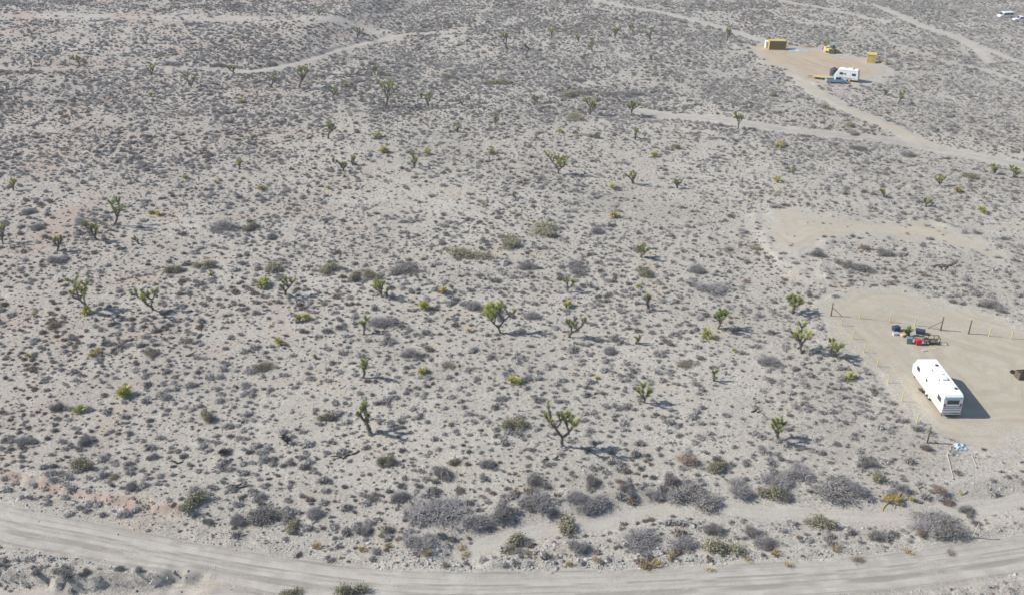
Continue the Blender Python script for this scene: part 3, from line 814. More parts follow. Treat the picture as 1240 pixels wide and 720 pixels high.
# ------------------------------------------------------------------ joshua trees
def joshua_parts(seed, h, arms, spread, leafm, dead=0.0, bare=0.0):
    """trunk mesh (forking limbs with shaggy bark) and crown mesh (leaf rosettes at the tips), real metres"""
    r = np.random.default_rng(seed); rr = random.Random(seed)
    mb = MB(); spikes0 = []; spikes1 = []; lf0 = []; lf1 = []
    tips = []
    def limb(p0, d, L, rad, lvl, budget):
        pts = [p0]; q = p0.copy(); dd = d.normalized(); n = 4
        for i in range(n):
            dd = (dd + Vector((rr.gauss(0, .16), rr.gauss(0, .16), .16 * (lvl > 0) * spread))).normalized()
            q = q + dd * (L / n); pts.append(q.copy())
        rads = [rad * (1 - .22 * i / n) for i in range(n + 1)]
        mb.tube(pts, rads, 6)
        for i in range(int(34 * L / .6)):
            t = rr.random() * (n - .01); a = int(t); p_ = pts[a].lerp(pts[a + 1], t - a)
            o_ = Vector((rr.gauss(0, 1), rr.gauss(0, 1), rr.gauss(-.5, .5))).normalized()
            spikes0.append(p_ + o_ * rad * .7); spikes1.append(p_ + o_ * (rad + .14) + Vector((0, 0, -.08)))
        if budget <= 1 or lvl > 4:
            tips.append((pts[-1], dd, rads[-1])); return
        kk = 2 if budget < 4 or rr.random() < .7 else 3
        split = [budget // kk + (1 if i < budget % kk else 0) for i in range(kk)]
        az = rr.uniform(0, 6.28)
        for i, b in enumerate(split):
            if b < 1: continue
            a = az + 6.283 * i / kk + rr.gauss(0, .3)
            o_ = Vector((math.cos(a), math.sin(a), 0)) * spread * rr.uniform(.8, 1.45)
            nd = (dd * .7 + o_ + Vector((0, 0, .18))).normalized()
            limb(pts[-1] - dd * rad * .4, nd, L * rr.uniform(.65, 1.05), rad * .80, lvl + 1, b)
    tr = .032 * h ** .7 + .035
    limb(Vector((0, 0, -.15)), Vector((rr.gauss(0, .2), rr.gauss(0, .2), 1)), h * (.25 if arms > 1 else .72), tr, 0, arms)
    top = max(t[0].z for t in tips) + .3
    k_ = h / top; lk = min(1.25, .55 + h * .14)
    for (p_, d, rad) in tips:
        if rr.random() < bare: continue
        p_ = p_ * k_; rad *= k_; n = 120; Lr = rr.uniform(.4, .85) * lk
        for i in range(n):
            t = rr.random(); o_ = Vector((rr.gauss(0, 1), rr.gauss(0, 1), rr.gauss(0, 1)))
            o_ = (o_ - d * o_.dot(d)).normalized()
            b0 = p_ - d * Lr * (1 - t) * .8; ang = 1.25 - 1.0 * t
            ld = (d * math.cos(ang) + o_ * math.sin(ang)).normalized()
            lf0.append(b0 + o_ * rad * .5); lf1.append(b0 + ld * rr.uniform(.28, .50) * lk)
    me_t = bpy.data.meshes.new('trunk')
    s0 = np.array([tuple(v) for v in spikes0]); s1 = np.array([tuple(v) for v in spikes1])
    B = blades(s0, s1, .03, r); n0 = len(mb.v)
    Vt = np.concatenate([np.array(mb.v), B]) * k_
    Vt[:, 2] = np.maximum(Vt[:, 2], -.2)
    me_t.from_pydata(Vt.tolist(), [], mb.f + [(n0 + 3 * i, n0 + 3 * i + 1, n0 + 3 * i + 2) for i in range(len(B) // 3)])
    me_t.materials.append(P_BARK)
    me_c = None
    if lf0:
        L0 = np.array([tuple(v) for v in lf0]); L1 = np.array([tuple(v) for v in lf1])
        me_c = tri_mesh('crown', blades(L0, L1, .038, r), leafm)
    return me_t, me_c

def tree(px, py, hpx, arms, spread, label=None, group=None, seed=None, leafm=None, bare=0.0):
    P, mpp, dip = at(px, py)
    h = max(.9, hpx * mpp / math.cos(dip))
    arms = int(arms * 1.5) if arms > 3 else arms
    spread = spread * 1.2 if spread >= .6 else spread
    sd = seed if seed is not None else int(px * 131 + py)
    t, c = joshua_parts(sd, h, arms, spread, leafm or P_JLEAF, bare=bare)
    o = empty('joshua_tree', (P.x, P.y, P.z - .02), 0)
    link('trunk', t, o)
    if c: link('crown', c, o)
    tag(o, label, 'joshua tree', group) if not group else later(o, label, 'joshua tree', group)

NEAR = [ # x, y, height px, arms, spread, label
 (681, 540, 46, 9, .75, 'joshua tree with bare dark lower limbs and a long shadow'),
 (451, 526, 37, 4, .62, 'slim joshua tree with one bent trunk and few green tufts above the olive bush'),
 (607, 403, 36, 9, 1.15, 'wide many armed joshua tree spreading like a fan in mid scrub'),
 (688, 408, 29, 6, .6, 'upright joshua tree right of the fan shaped one, with spiky bare arms'),
 (687, 353, 20, 4, .55, 'thin forked joshua tree above a small yucca in mid scrub'),
 (786, 375, 22, 2, .3, 'thin pale pole like joshua tree with two tufts'),
 (769, 416, 14, 3, .7, 'short drooping dark joshua tree on the sand'),
 (780, 487, 26, 6, .6, 'joshua tree casting a thin shadow above the rust brown bush'),
 (943, 531, 28, 7, 1.0, 'flat topped joshua tree with yellowish tufts, nearest the dark brush by the wash'),
 (865, 460, 16, 3, .4, 'short upright joshua tree below the pair with the yellow skirt'),
 (869, 398, 27, 9, .7, 'joshua tree with a dense round green crown beside a yellowish yucca'),
 (959, 380, 25, 14, .8, 'joshua tree with the densest green crown, left of the fence corner post'),
 (971, 428, 31, 11, .85, 'broad joshua tree with a dozen tufts outside the yard fence'),
 (1013, 431, 24, 8, .95, 'joshua tree leaning over the yard fence line with a long dark shadow'),
 (1101, 406, 15, 5, .7, 'small green joshua tree growing out of the junk pile'),
 (439, 457, 24, 5, .4, 'narrow leafy joshua tree in a row of yuccas'),
 (441, 405, 20, 4, .35, 'small narrow joshua tree with yellow green foliage to the ground'),
 (462, 360, 25, 7, .55, 'joshua tree with a bright green round top and short trunk'),
 (469, 361, 15, 3, .4, 'short sprout of a joshua tree touching the bright green topped one'),
 (346, 357, 25, 5, .65, 'joshua tree with open curved arms beside a round yucca'),
 (186, 374, 30, 9, .75, 'candelabra shaped dark stemmed joshua tree in the western scrub'),
 (108, 376, 42, 10, .7, 'tallest slender joshua tree with a yucca at its foot'),
 (138, 272, 35, 7, .45, 'tall bent joshua tree with tufts along the trunk'),
 (117, 291, 25, 6, .45, 'leafy joshua tree below the tall bent one'),
 (69, 304, 20, 4, .4, 'small upright joshua tree by grey brush in the western scrub'),
 (4, 296, 24, 7, .6, 'dense green joshua tree at the western end of the scrub'),
 (168, 296, 13, 3, .5, 'short stubby joshua tree by the candelabra ones in the western scrub'),
 (676, 210, 26, 12, .8, 'full round green joshua tree standing alone in the upper scrub'),
 (776, 311, 18, 7, .9, 'low spreading joshua tree with a shadow, below the graded scar'),
 (764, 140, 21, 12, .9, 'broad crowned joshua tree at the start of the crossing track'),
 (714, 139, 21, 9, .8, 'greyish joshua tree among olive bushes by the crossing track'),
 (467, 131, 32, 9, .55, 'tallest joshua tree with clustered tufts in the upper scrub'),
 (397, 168, 21, 5, .5, 'slender yellow tufted joshua tree in the upper western scrub'),
 (362, 108, 26, 9, .5, 'tall bushy joshua tree just below the hill track'),
 (231, 107, 19, 7, .7, 'green joshua tree on a thin trunk below the cut bank'),
 (284, 89, 12, 6, .9, 'wide low joshua tree standing on the pale hill track'),
 (183, 91, 14, 6, .8, 'round green joshua tree at the foot of the cut bank'),
 (97, 81, 16, 7, .8, 'dark joshua tree against the cut bank'),
 (894, 156, 20, 8, .8, 'green joshua tree on the edge of the crossing track'),
 (880, 50, 17, 6, .7, 'joshua tree standing alone left of the yellow container'),
 (433, 47, 16, 7, .8, 'dark crowned joshua tree beside the fork of the hill track'),
 (1088, 126, 17, 6, .8, 'thin pale joshua tree below the far white trailer'),
 (383, 435, 9, 2, .3, 'tiny single stemmed joshua tree by a large grey shrub'),
]
for (px, py, hp, a, s, lab) in NEAR: tree(px, py, hp, a, s, lab, bare=.35 if 'bare' in lab else 0)
FARG = 'small far joshua trees of the upper scrub'
for (px, py, hp, a) in [(327, 106, 14, 4), (403, 117, 12, 5), (304, 169, 8, 3), (290, 205, 13, 6), (416, 207, 14, 6), (403, 196, 8, 2), (16, 231, 15, 6), (38, 81, 8, 3), (455, 91, 12, 4),
        (519, 129, 17, 4), (615, 60, 22, 6), (641, 60, 10, 2), (668, 46, 14, 5), (717, 63, 14, 6), (744, 47, 15, 8), (788, 47, 11, 6), (651, 125, 12, 4), (554, 161, 10, 5),
        (600, 151, 12, 6), (769, 169, 15, 5), (766, 222, 18, 4), (500, 203, 18, 5), (427, 200, 12, 5), (624, 240, 10, 2), (430, 91, 8, 2), (559, 127, 8, 2), (790, 73, 8, 2),
        (766, 39, 10, 5), (701, 51, 10, 5), (1070, 115, 9, 4), (1137, 224, 14, 6), (1225, 215, 15, 7), (960, 211, 10, 3), (1071, 239, 13, 4), (1120, 251, 12, 4), (107, 131, 6, 1),
        (386, 19, 8, 5), (1205, 212, 13, 5), (820, 228, 12, 4), (510, 120, 10, 3), (1000, 58, 10, 5)]:
    tree(px, py, hp, a, .7, 'small far joshua tree', FARG)

# ------------------------------------------------------------------ yuccas
def yucca(px, py, w, heads, label=None, mat=None):
    P, mpp, dip = at(px, py)
    s = w * mpp * .72
    r = np.random.default_rng(int(px * 77 + py)); o = empty('yucca', (P.x, P.y, P.z - .03))
    for k_ in range(heads):
        c = np.array([*(r.normal(scale=.28 * (heads > 1), size=2)), r.uniform(.05, .45)]) * s
        n = 80; D = rdir(r, n); D[:, 2] = np.abs(D[:, 2]) * 1.1 - .12; D /= np.linalg.norm(D, axis=1, keepdims=True)
        L = s * r.uniform(.55, .85, (n, 1))
        T = c + D * L; T[:, 2] = np.maximum(T[:, 2], .01)
        V = blades(c + D * .03, T, .05 * s + .015, r)
        link('leaf_head', tri_mesh('leaf_head', V, mat or (P_YLEAF if r.uniform() < .8 else P_YDEAD)), o)
        mb = MB(); mb.tube([(c[0] * .8, c[1] * .8, -.08), (c[0], c[1], c[2])], [.09 * s + .03, .07 * s + .03], 6)
        mb.build('stem', P_BARK, o)
    tag(o, label, 'yucca') if label else later(o, 'low yellow green yucca clump', 'yucca', 'low yuccas of the scrub')
for (px, py, w, hd) in [(183, 117, 9, 1), (291, 125, 9, 2), (224, 217, 8, 2), (262, 222, 9, 1), (317, 230, 11, 2), (398, 229, 9, 1), (517, 187, 12, 2), (459, 166, 12, 2), (466, 184, 14, 3),
        (595, 186, 11, 2), (795, 190, 12, 2), (744, 228, 10, 2), (419, 106, 9, 1), (678, 161, 9, 1), (943, 178, 12, 2), (942, 220, 12, 2), (1160, 232, 12, 2), (1188, 256, 12, 2),
        (190, 261, 13, 2), (322, 346, 17, 3), (364, 388, 14, 2), (372, 386, 13, 2), (339, 415, 13, 2), (151, 478, 20, 3), (515, 373, 17, 3), (511, 453, 15, 2), (568, 401, 11, 1), (688, 371, 13, 2),
        (773, 348, 11, 1), (586, 249, 9, 1), (723, 458, 9, 1), (1029, 459, 15, 2), (889, 425, 8, 1), (42, 383, 9, 1), (34, 431, 9, 1), (865, 410, 9, 1), (1104, 605, 9, 1), (255, 333, 9, 1)]:
    yucca(px, py, w, hd)
for (px, py, w, hd, lab, mt) in [(535, 356, 15, 2, 'orange yellow yucca right of the bright green topped joshua tree', P_YDEAD), (744, 264, 14, 2, 'yellowed yucca below the lone round joshua tree', P_YDEAD),
        (617, 462, 17, 2, 'bright yellow green yucca alone on sand below the fan shaped joshua tree', P_YLEAF), (593, 380, 20, 3, 'tall yucca touching the fan shaped joshua tree', P_YLEAF),
        (855, 407, 17, 2, 'yellowish yucca beside the round crowned joshua tree', P_YLEAF), (101, 378, 15, 2, 'green yucca at the foot of the tallest slender joshua tree', P_YLEAF),
        (95, 500, 15, 2, 'upright yellow green yucca in the south western scrub', P_YLEAF), (118, 431, 14, 2, 'half dead straw coloured yucca in the western scrub', P_YDEAD),
        (266, 549, 13, 2, 'dead brown yucca above the fallen joshua limb', P_DEADW), (342, 534, 14, 2, 'dead dark yucca beside a straw patch', P_DEADW)]:
    yucca(px, py, w, hd, lab, mt)

# ------------------------------------------------------------------ fallen limbs
def fallen(px, py, w, label, mat=None, n=5, grp=None, rk=1.0):
    P, mpp, dip = at(px, py); s = w * mpp
    rr = random.Random(int(px + py)); o = empty('fallen_branch', P)
    for i in range(n):
        a = rr.uniform(-.5, .5) + (math.pi if rr.random() < .35 else 0); L = s * rr.uniform(.35, .75); x0, y0 = rr.uniform(-.3, .3) * s, rr.uniform(-.15, .15) * s
        pts = []
        for j in range(5):
            t = j / 4; x = x0 + math.cos(a + .5 * t) * L * t; y = y0 + math.sin(a + .5 * t) * L * t
            pts.append((x, y, float(hz(P.x + x, P.y + y)) - P.z + .07 + (.35 * s * .4 * t * (i % 2))))
        mb = MB(); mb.tube(pts, [.10 * rk, .10 * rk, .09 * rk, .07 * rk, .05 * rk], 6); mb.build('limb', mat or P_DEADW, o, True)
    tag(o, label, 'branch', grp)
fallen(281, 588, 26, 'fallen dead joshua limb among grey shrubs above the road')
fallen(222, 432, 20, 'dark fallen limb on the sand by a dry brown bush', n=3)
fallen(420, 552, 24, 'fallen dark limb with a thin shadow left of an olive bush', n=3)
fallen(1143, 323, 30, 'dark tangled dead limbs below the ochre scar', n=7)
fallen(913, 498, 18, 'slanting dead limb left of the yard fence', n=2)
fallen(1080, 605, 26, 'heap of bright yellow dead branches by the wash', P_YBR, 16, rk=.42)
YB = airy_mesh('yellow_brush', 98, P_YBR, n=900, stems=40, h=.4, leaf=.012, tw=.010)
for q_, (px, py, w) in enumerate(((1078, 604, 26), (1090, 609, 14))):
    P, mpp, dip = at(px, py); o = place('yellow_brush', YB, (P.x, P.y, P.z - .02), w * mpp * 1.1)
    tag(o, ('low brush with straw yellow twigs round the yellow branch heap', 'smaller tuft of yellow twigs beside the yellow branch heap')[q_], 'brush')
fallen(1113, 590, 10, 'few yellow broken branches above the heap', P_YBR, 4, rk=.5)
fallen(1164, 597, 12, 'yellow broken branch by the yard entrance', P_YBR, 4, rk=.5)
fallen(210, 560, 14, 'bent dead stick in a rusty shrub', n=2)
fallen(668, 556, 14, 'pale fallen twig below the bare limbed joshua tree', n=3)

settle_labels()
# ------------------------------------------------------------------ made things
M_WHITE = plain('white_trailer_paint', (.80, .80, .78), .04, .35, .5, .8)
M_ROOFW = plain('white_roof_coating', (.82, .82, .80), .05, .5, .4, .9)
M_BLUE = plain('pale_blue_trim', (.30, .52, .62), .06, .4, .5)
M_GREYST = plain('grey_stripe_paint', (.36, .36, .35), .06, .5)
M_GLASS = plain('dark_window_glass', (.03, .035, .04), .03, .08, .6)
M_BLACK = plain('black_rubber', (.025, .025, .027), .1, .8)
M_STEEL = plain('galvanised_steel', (.42, .43, .44), .1, .45, .5, 3, .6)
M_DKMET = plain('dark_metal', (.06, .06, .065), .1, .6)
M_YEL = plain('yellow_paint', (.58, .45, .12), .14, .5, .4)
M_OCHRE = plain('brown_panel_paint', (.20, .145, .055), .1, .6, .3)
M_YPOST = plain('yellow_post_paint', (.70, .60, .20), .05, .5, .4)
M_WOOD = plain('weathered_wood', (.15, .115, .085), .12, .9, .1, 4)
M_PALEW = plain('bleached_timber', (.42, .385, .33), .12, .9, .1, 4)
M_TAN = plain('tan_plywood', (.55, .41, .22), .1, .8, .2)
M_RED = plain('red_plastic', (.52, .035, .03), .06, .45, .4)
M_NAVY = plain('navy_plastic', (.03, .045, .09), .08, .5, .4)
M_GBLUE = plain('grey_blue_plastic', (.16, .21, .25), .08, .5, .4)
M_WPLAS = plain('white_plastic', (.72, .74, .75), .05, .5, .4)
M_TARP = plain('pale_blue_tarp', (.36, .46, .52), .16, .5, .4)
M_TEAL = plain('teal_paint', (.09, .20, .20), .08, .4, .5)
M_CARBL = plain('light_blue_car_paint', (.33, .46, .55), .05, .3, .5)
M_RUST = plain('rusted_metal', (.16, .085, .05), .12, .85, .1, 3)
M_LAMP = plain('red_lamp_plastic', (.35, .02, .02), .05, .3, .5)
M_DIRT = plain('heaped_dirt', (.30, .24, .17), .1, .95, .1)

def on(o, *pts):
    return o
def wheel(par, c, r, w, hub=M_STEEL, axis='X'):
    mb = MB(); mb.lathe([(r * .6, -w / 2), (r * .93, -w / 2), (r, -w * .3), (r, w * .3), (r * .93, w / 2), (r * .6, w / 2)], 20, (0, 0, 0), axis)
    t = mb.build('wheel', M_BLACK, par, True); t.location = c
    mb = MB(); mb.lathe([(r * .2, -w * .55), (r * .58, -w * .52), (r * .58, w * .52), (r * .2, w * .55)], 16, (0, 0, 0), axis)
    mb.build('rim', hub, t, True)
def window(par, c, w, h, face, frame=M_STEEL, name='window'):
    """face: 'x-','x+','y-','y+' outward direction; c on the wall plane"""
    d = .05
    sz = (d, w, h) if face[0] == 'x' else (w, d, h)
    o = MB().box((0, 0, 0), sz, b=.012).build(name, frame, par); o.location = c
    s = -1 if face[1] == '-' else 1
    off = (s * .022, 0, 0) if face[0] == 'x' else (0, s * .022, 0)
    sz2 = (d * .5, w - .1, h - .1) if face[0] == 'x' else (w - .1, d * .5, h - .1)
    MB().box(off, sz2).build('pane', M_GLASS, o)

def travel_trailer(loc, rz, label, L=7.6, W=2.45, Hh=2.95, stripes=True):
    """x = across, +y = towards the hitch; wheels on the ground"""
    t = empty('travel_trailer', loc, rz); a = L / 2; f = .52
    prof = [(-a + .12, f), (-a, f + .12), (-a + .02, 1.55), (-a + .16, Hh - .22), (-a + .36, Hh - .04), (-a + .7, Hh), (a - 1.3, Hh), (a - .85, Hh - .12), (a - .12, 1.75), (a, 1.45), (a - .22, f + .1), (a - .4, f)]
    MB().prism(prof, -W / 2, W / 2, .07).build('body', M_WHITE, t)
    rp = [(-a + .42, Hh - .03), (-a + .72, Hh + .03), (a - 1.28, Hh + .03), (a - .95, Hh - .05), (a - .95, Hh - .1), (-a + .42, Hh - .1)]
    roof = MB().prism(rp, -W / 2 + .06, W / 2 - .06, .03).build('roof', M_ROOFW, t)
    for i, y in enumerate((a - 2.6, .2, -a + 1.6)):
        v = MB().box((0, 0, 0), (.36, .36, .12), b=.03).build('roof_vent', M_WPLAS if i == 1 else M_DKMET, roof); v.location = ((.55, .45, .75)[i], y, Hh + .085)
    v = MB().box((0, 0, 0), (.75, .95, .26), b=.06).build('air_conditioner', M_WPLAS, roof); v.location = (.2, -.9, Hh + .15)
    for i, (x, y) in enumerate(((-.55, -1.4), (-.5, .9))):
        v = MB().tube([(0, 0, 0), (0, 0, .22)], .05, 8).build('vent_pipe', M_DKMET, roof); v.location = (x, y, Hh + .02)
    # edge mouldings along both sides
    for s in (-1, 1):
        MB().box((s * (W / 2 + .008), -.2, Hh - .17), (.02, L - 2.0, .05)).build('edge_trim', M_STEEL, t)
        MB().box((s * (W / 2 + .008), -.15, f + .42), (.02, L - .9, .16)).build('side_stripe', M_GREYST if not stripes else M_WPLAS, t)
    for (y, w, z, h) in ((a - 1.75, .95, 2.0, .62), (.35, .5, 1.95, .4), (-a + 1.15, 1.05, 1.95, .66)):
        window(t, (-W / 2, y, z), w, h, 'x-')
    for (y, w) in ((a - 1.9, 1.1), (-a + 1.2, 1.1)): window(t, (W / 2, y, 2.0), w, .66, 'x+')
    d = MB().box((0, 0, 0), (.05, .7, 1.85), b=.02).build('door', M_WPLAS, t); d.location = (W / 2, -.3, 1.55)
    MB().box((.04, .26, 0), (.04, .05, .14)).build('handle', M_DKMET, d)
    for s in (-1, 1):
        MB().box((s * (W / 2 + .006), -.15, f + .1), (.018, L - .6, .09)).build('skirt_trim', M_TAN, t)
        for i in range(1, 6): MB().box((s * (W / 2 + .003), -a + i * L / 6, 1.75), (.012, .025, 1.9)).build('panel_seam', M_GREYST, t)
    for i in range(1, 5): MB().box((0, -a + .7 + i * (L - 2) / 5, Hh + .035), (W - .3, .05, .014)).build('roof_seam', M_WPLAS, roof)
    # rear wall
    window(t, (0, -a + .075, 2.05), 1.5, .62, 'y-')
    MB().box((0, -a + .10, 2.58), (W - .3, .06, .24), b=.02, rx=-.06).build('rear_cap_band', M_BLUE, t)
    for z in (.98, 1.28, 1.5): MB().box((0, -a - .005, z), (W - .22, .03, .13)).build('rear_stripe', M_GREYST, t)
    for s in (-1, 1): MB().box((s * .95, -a + .02, 1.72), (.22, .06, .34), b=.02).build('tail_light', M_LAMP, t)
    MB().box((0, -a - .16, .56), (W - .1, .14, .14), b=.02).build('bumper', M_STEEL, t)
    MB().box((0, -.3, f - .08), (1.5, L - .5, .16)).build('chassis', M_DKMET, t)
    for s in (-1, 1):
        for y in (-.95, -.1): wheel(t, (s * (W / 2 - .15), y, .36), .36, .22, M_WPLAS)
        MB().prism([(-1.5, .62), (-1.35, .9), (.3, .9), (.45, .62), (.3, .62), (.2, .8), (-1.25, .8), (-1.35, .62)], s * W / 2 - .0 if s > 0 else -W / 2 - .03, (W / 2 + .03) if s > 0 else -W / 2).build('wheel_arch', M_GREYST, t)
    MB().box((-W / 2 - .25, .75, .34), (.5, .6, .05)).build('step', M_DKMET, t)
    mb = MB(); mb.tube([(-.7, a - .4, .45), (0, a + 1.25, .48)], .06, 6); mb.tube([(.7, a - .4, .45), (0, a + 1.25, .48)], .06, 6)
    mb.build('hitch_frame', M_DKMET, t)
    for s in (-1, 1):
        MB().lathe([(.05, 0), (.15, .03), (.15, .45), (.08, .55), (.05, .6)], 14).build('gas_bottle', M_TARP, t, True).location = (s * .17, a + .22, .5)
    MB().tube([(0, a + 1.05, -.02), (0, a + 1.05, .75)], .045, 8).build('jack', M_STEEL, t)
    for sx in (-.9, .9):
        for sy in (-a + .3, a - .6): MB().box((sx, sy, (f - .1) / 2 - .02), (.1, .1, f - .06)).build('stabiliser', M_DKMET, t)
    return tag(t, label, 'trailer')

# near trailer: rear and nose as the photograph shows them on the ground
Pr, mr, _ = at(1150, 505); Pf, mf, _ = at(1108.5, 447)
dv = (Pf - Pr); dv.z = 0; ang = math.atan2(dv.y, dv.x) - math.pi / 2
print('TRAILER', Pr, Pf, dv.length, math.degrees(ang))
Lt = 9.5
mid = Pr + dv.normalized() * Lt / 2
travel_trailer((mid.x, mid.y, float(hz(mid.x, mid.y)) + .06), ang, 'long white travel trailer parked in the fenced dirt yard', Lt, 2.35)

# ---- yard fence
def post_at(px, py): return at(px, py)[0]
def yellow_post(par, P, org, h=1.35):
    mb = MB(); c = P - org
    mb.box((c.x, c.y, h / 2 - .1 + c.z), (.09, .09, h + .2)).build('steel_post', M_YPOST, par)
def wood_post(par, P, org, h=2.2, r=.095):
    c = P - org; mb = MB()
    mb.tube([(c.x, c.y, c.z - .2), (c.x, c.y, c.z + h)], [r, r * .9], 8).build('wood_post', M_WOOD, par, True)
def wires(par, pts, org, hs):
    for h in hs:
        for a, b in zip(pts[:-1], pts[1:]):
            A = a - org + Vector((0, 0, h)); B = b - org + Vector((0, 0, h)); m = (A + B) / 2 - Vector((0, 0, .03))
            MB().tube([A, m, B], .007, 4).build('wire', M_STEEL, par)
def zp(x, y): return post_at(960 + x / 2.667, 330 + y / 2.667)
corner = zp(123, 141)
f1 = empty('wire_fence', corner)
left_y = [zp(x, y) for x, y in ((157, 172), (193, 215), (229, 258), (272, 303), (307, 356), (352, 416), (400, 487))]
endp = zp(434, 549)
back_y = [zp(x, y) for x, y in ((216, 149), (312, 161), (394, 172))]; back_w = zp(477, 187)
for P in left_y + back_y: yellow_post(f1, P, corner)
for P in (corner, endp, back_w): wood_post(f1, P, corner)
HS = (.35, .65, .95, 1.2)
wires(f1, [corner] + left_y + [endp], corner, HS); wires(f1, [corner] + back_y + [back_w], corner, HS)
for A, B in ((corner, back_y[0]), (back_w, back_y[-1])):
    q = (B - A).normalized() * 1.7
    MB().tube([A - corner + Vector((0, 0, 1.5)), A - corner + q + Vector((0, 0, .02))], .045, 6).build('brace', M_WOOD, f1)
tag(f1, 'wire fence with yellow steel posts round the corner of the trailer yard', 'fence')
gate_w = zp(567, 198); f2 = empty('wire_fence', gate_w)
r2 = [zp(x, y) for x, y in ((633, 206), (705, 214), (790, 224), (880, 236))]
for P in r2: yellow_post(f2, P, gate_w)
wood_post(f2, gate_w, gate_w)
wires(f2, [gate_w] + r2, gate_w, HS)
tag(f2, 'short run of wire fence beyond the gate opening', 'fence')

# ---- junk beside the yard fence
def thing(name, px, py, rz=0, dz=0):
    P, mpp, dip = at(px, py); return empty(name, (P.x, P.y, P.z + dz), rz), mpp
SINK = .05                                              # yard skin lies a little above the ground grid
def bin_(name, px, py, d, mat, lidm, label, rz=0):
    o, _ = thing(name, px, py, rz, SINK)
    w, l, h = d
    mb = MB(); b, t = .82, 1.0
    V = [(-w / 2 * b, -l / 2 * b, 0), (w / 2 * b, -l / 2 * b, 0), (w / 2 * b, l / 2 * b, 0), (-w / 2 * b, l / 2 * b, 0), (-w / 2, -l / 2, h), (w / 2, -l / 2, h), (w / 2, l / 2, h), (-w / 2, l / 2, h)]
    mb.add(V, [(3, 2, 1, 0), (4, 5, 6, 7), (0, 1, 5, 4), (1, 2, 6, 5), (2, 3, 7, 6), (3, 0, 4, 7)]).build('tub', mat, o)
    MB().box((0, 0, h + .03), (w * 1.06, l * 1.06, .07), b=.02).build('lid', lidm, o)
    for s in (-1, 1): MB().box((s * w * .53, 0, h * .8), (.05, .22, .05)).build('handle', lidm, o)
    return tag(o, label, 'storage bin')
bin_('storage_bin', 960 + 332 / 2.667, 330 + 187 / 2.667, (1.0, .7, .6), M_NAVY, M_NAVY, 'navy plastic storage bin in the junk pile', .3)
bin_('storage_bin', 960 + 331 / 2.667, 330 + 201 / 2.667, (.8, .5, .3), M_WPLAS, M_TARP, 'low white plastic tub below the navy bin', .1)
bin_('storage_bin', 960 + 374 / 2.667, 330 + 228 / 2.667, (.75, .65, .85), M_GBLUE, M_GBLUE, 'tall grey blue plastic bin beside the red one', -.2)
bin_('storage_bin', 960 + 403 / 2.667, 330 + 232 / 2.667, (.8, .6, .75), M_RED, M_RED, 'bright red plastic bin in the junk pile', .15)
bin_('storage_bin', 960 + 410 / 2.667, 330 + 197 / 2.667, (1.2, .8, .55), M_DKMET, M_NAVY, 'long dark trunk behind the red bin', -.4)
o, _ = thing('metal_cart', 960 + 445 / 2.667, 330 + 228 / 2.667, -.1, SINK)
mb = MB()
for s in (-1, 1):
    mb.tube([(-1.0, s * .45, .95), (1.0, s * .45, 1.0)], .045, 6); mb.tube([(-1.0, s * .45, .35), (.9, s * .45, .35)], .045, 6)
    for x in (-1.0, -.3, .45, 1.0): mb.tube([(x, s * .45, .2 if abs(x) < .9 else 0), (x, s * .45, .97)], .04, 6)
for x in (-1.0, 1.0): mb.tube([(x, -.45, .97), (x, .45, .97)], .045, 6)
mb.tube([(1.0, 0, .35), (1.5, 0, .1)], .04, 6)
mb.build('frame', M_DKMET, o)
MB().box((-.05, 0, .33), (1.9, .86, .04)).build('deck', M_WOOD, o)
for s in (-1, 1): wheel(o, (-.55, s * .55, .3), .3, .1, M_STEEL, 'Y')
tag(o, 'black metal frame cart standing beside the red bin', 'cart')
for i, (zx, zy, d, mt, lab) in enumerate(((452, 246, (1.1, .3, .08), M_TAN, 'tan board lying in front of the black cart'), (425, 252, (.7, .45, .12), M_PALEW, 'pale short board lying below the red bin'),
                                           (355, 205, (.6, .5, .3), M_TAN, 'tan cardboard box between the bins'))):
    o, _ = thing('board' if i < 2 else 'cardboard_box', 960 + zx / 2.667, 330 + zy / 2.667, (-.3, .2, .5)[i], SINK)
    w, l, h = d; MB().box((0, 0, h / 2), (w, l, h), b=.01).build('panel' if i < 2 else 'carton', mt, o)
    if i < 2: MB().box((.1, l * .55, h * .5 + .01), (w * .8, .1, h * .8), rz=.2).build('batten', M_PALEW, o)
    else:
        for s in (-1, 1): MB().box((s * w * .6, 0, h + .02), (w * .35, l, .012), ry=s * .5).build('flap', mt, o)
    tag(o, lab, 'board' if i < 2 else 'box')
# at the yard's open side
o, _ = thing('wooden_crate', 960 + 736 / 2.667, 330 + 340 / 2.667, .15, SINK)
for z in (.1, .35, .6, .85):
    for s in (-1, 1):
        MB().box((0, s * .5, z), (1.25, .05, .19)).build('slat', M_WOOD, o); MB().box((s * .62, 0, z), (.05, .94, .19)).build('slat', M_WOOD, o)
for sx in (-1, 1):
    for sy in (-1, 1): MB().box((sx * .56, sy * .44, .48), (.09, .09, .96)).build('corner_post', M_WOOD, o)
MB().box((0, 0, .05), (1.15, .9, .05)).build('floor_board', M_WOOD, o)
tag(o, 'brown slatted wooden crate in the open part of the yard', 'crate')
o, _ = thing('old_tyre', 960 + 711 / 2.667, 330 + 324 / 2.667, 0, SINK)
mb = MB(); 
prof = [(.22 , .0), (.36, 0), (.40, .06), (.40, .18), (.36, .24), (.22, .24), (.20, .12), (.22, .0)]
Vv = []; Ff = []; nn = 20
for i, (r_, z_) in enumerate(prof[:-1]):
    for q_ in range(nn): Vv.append((r_ * math.cos(q_ * 6.2832 / nn), r_ * math.sin(q_ * 6.2832 / nn), z_))
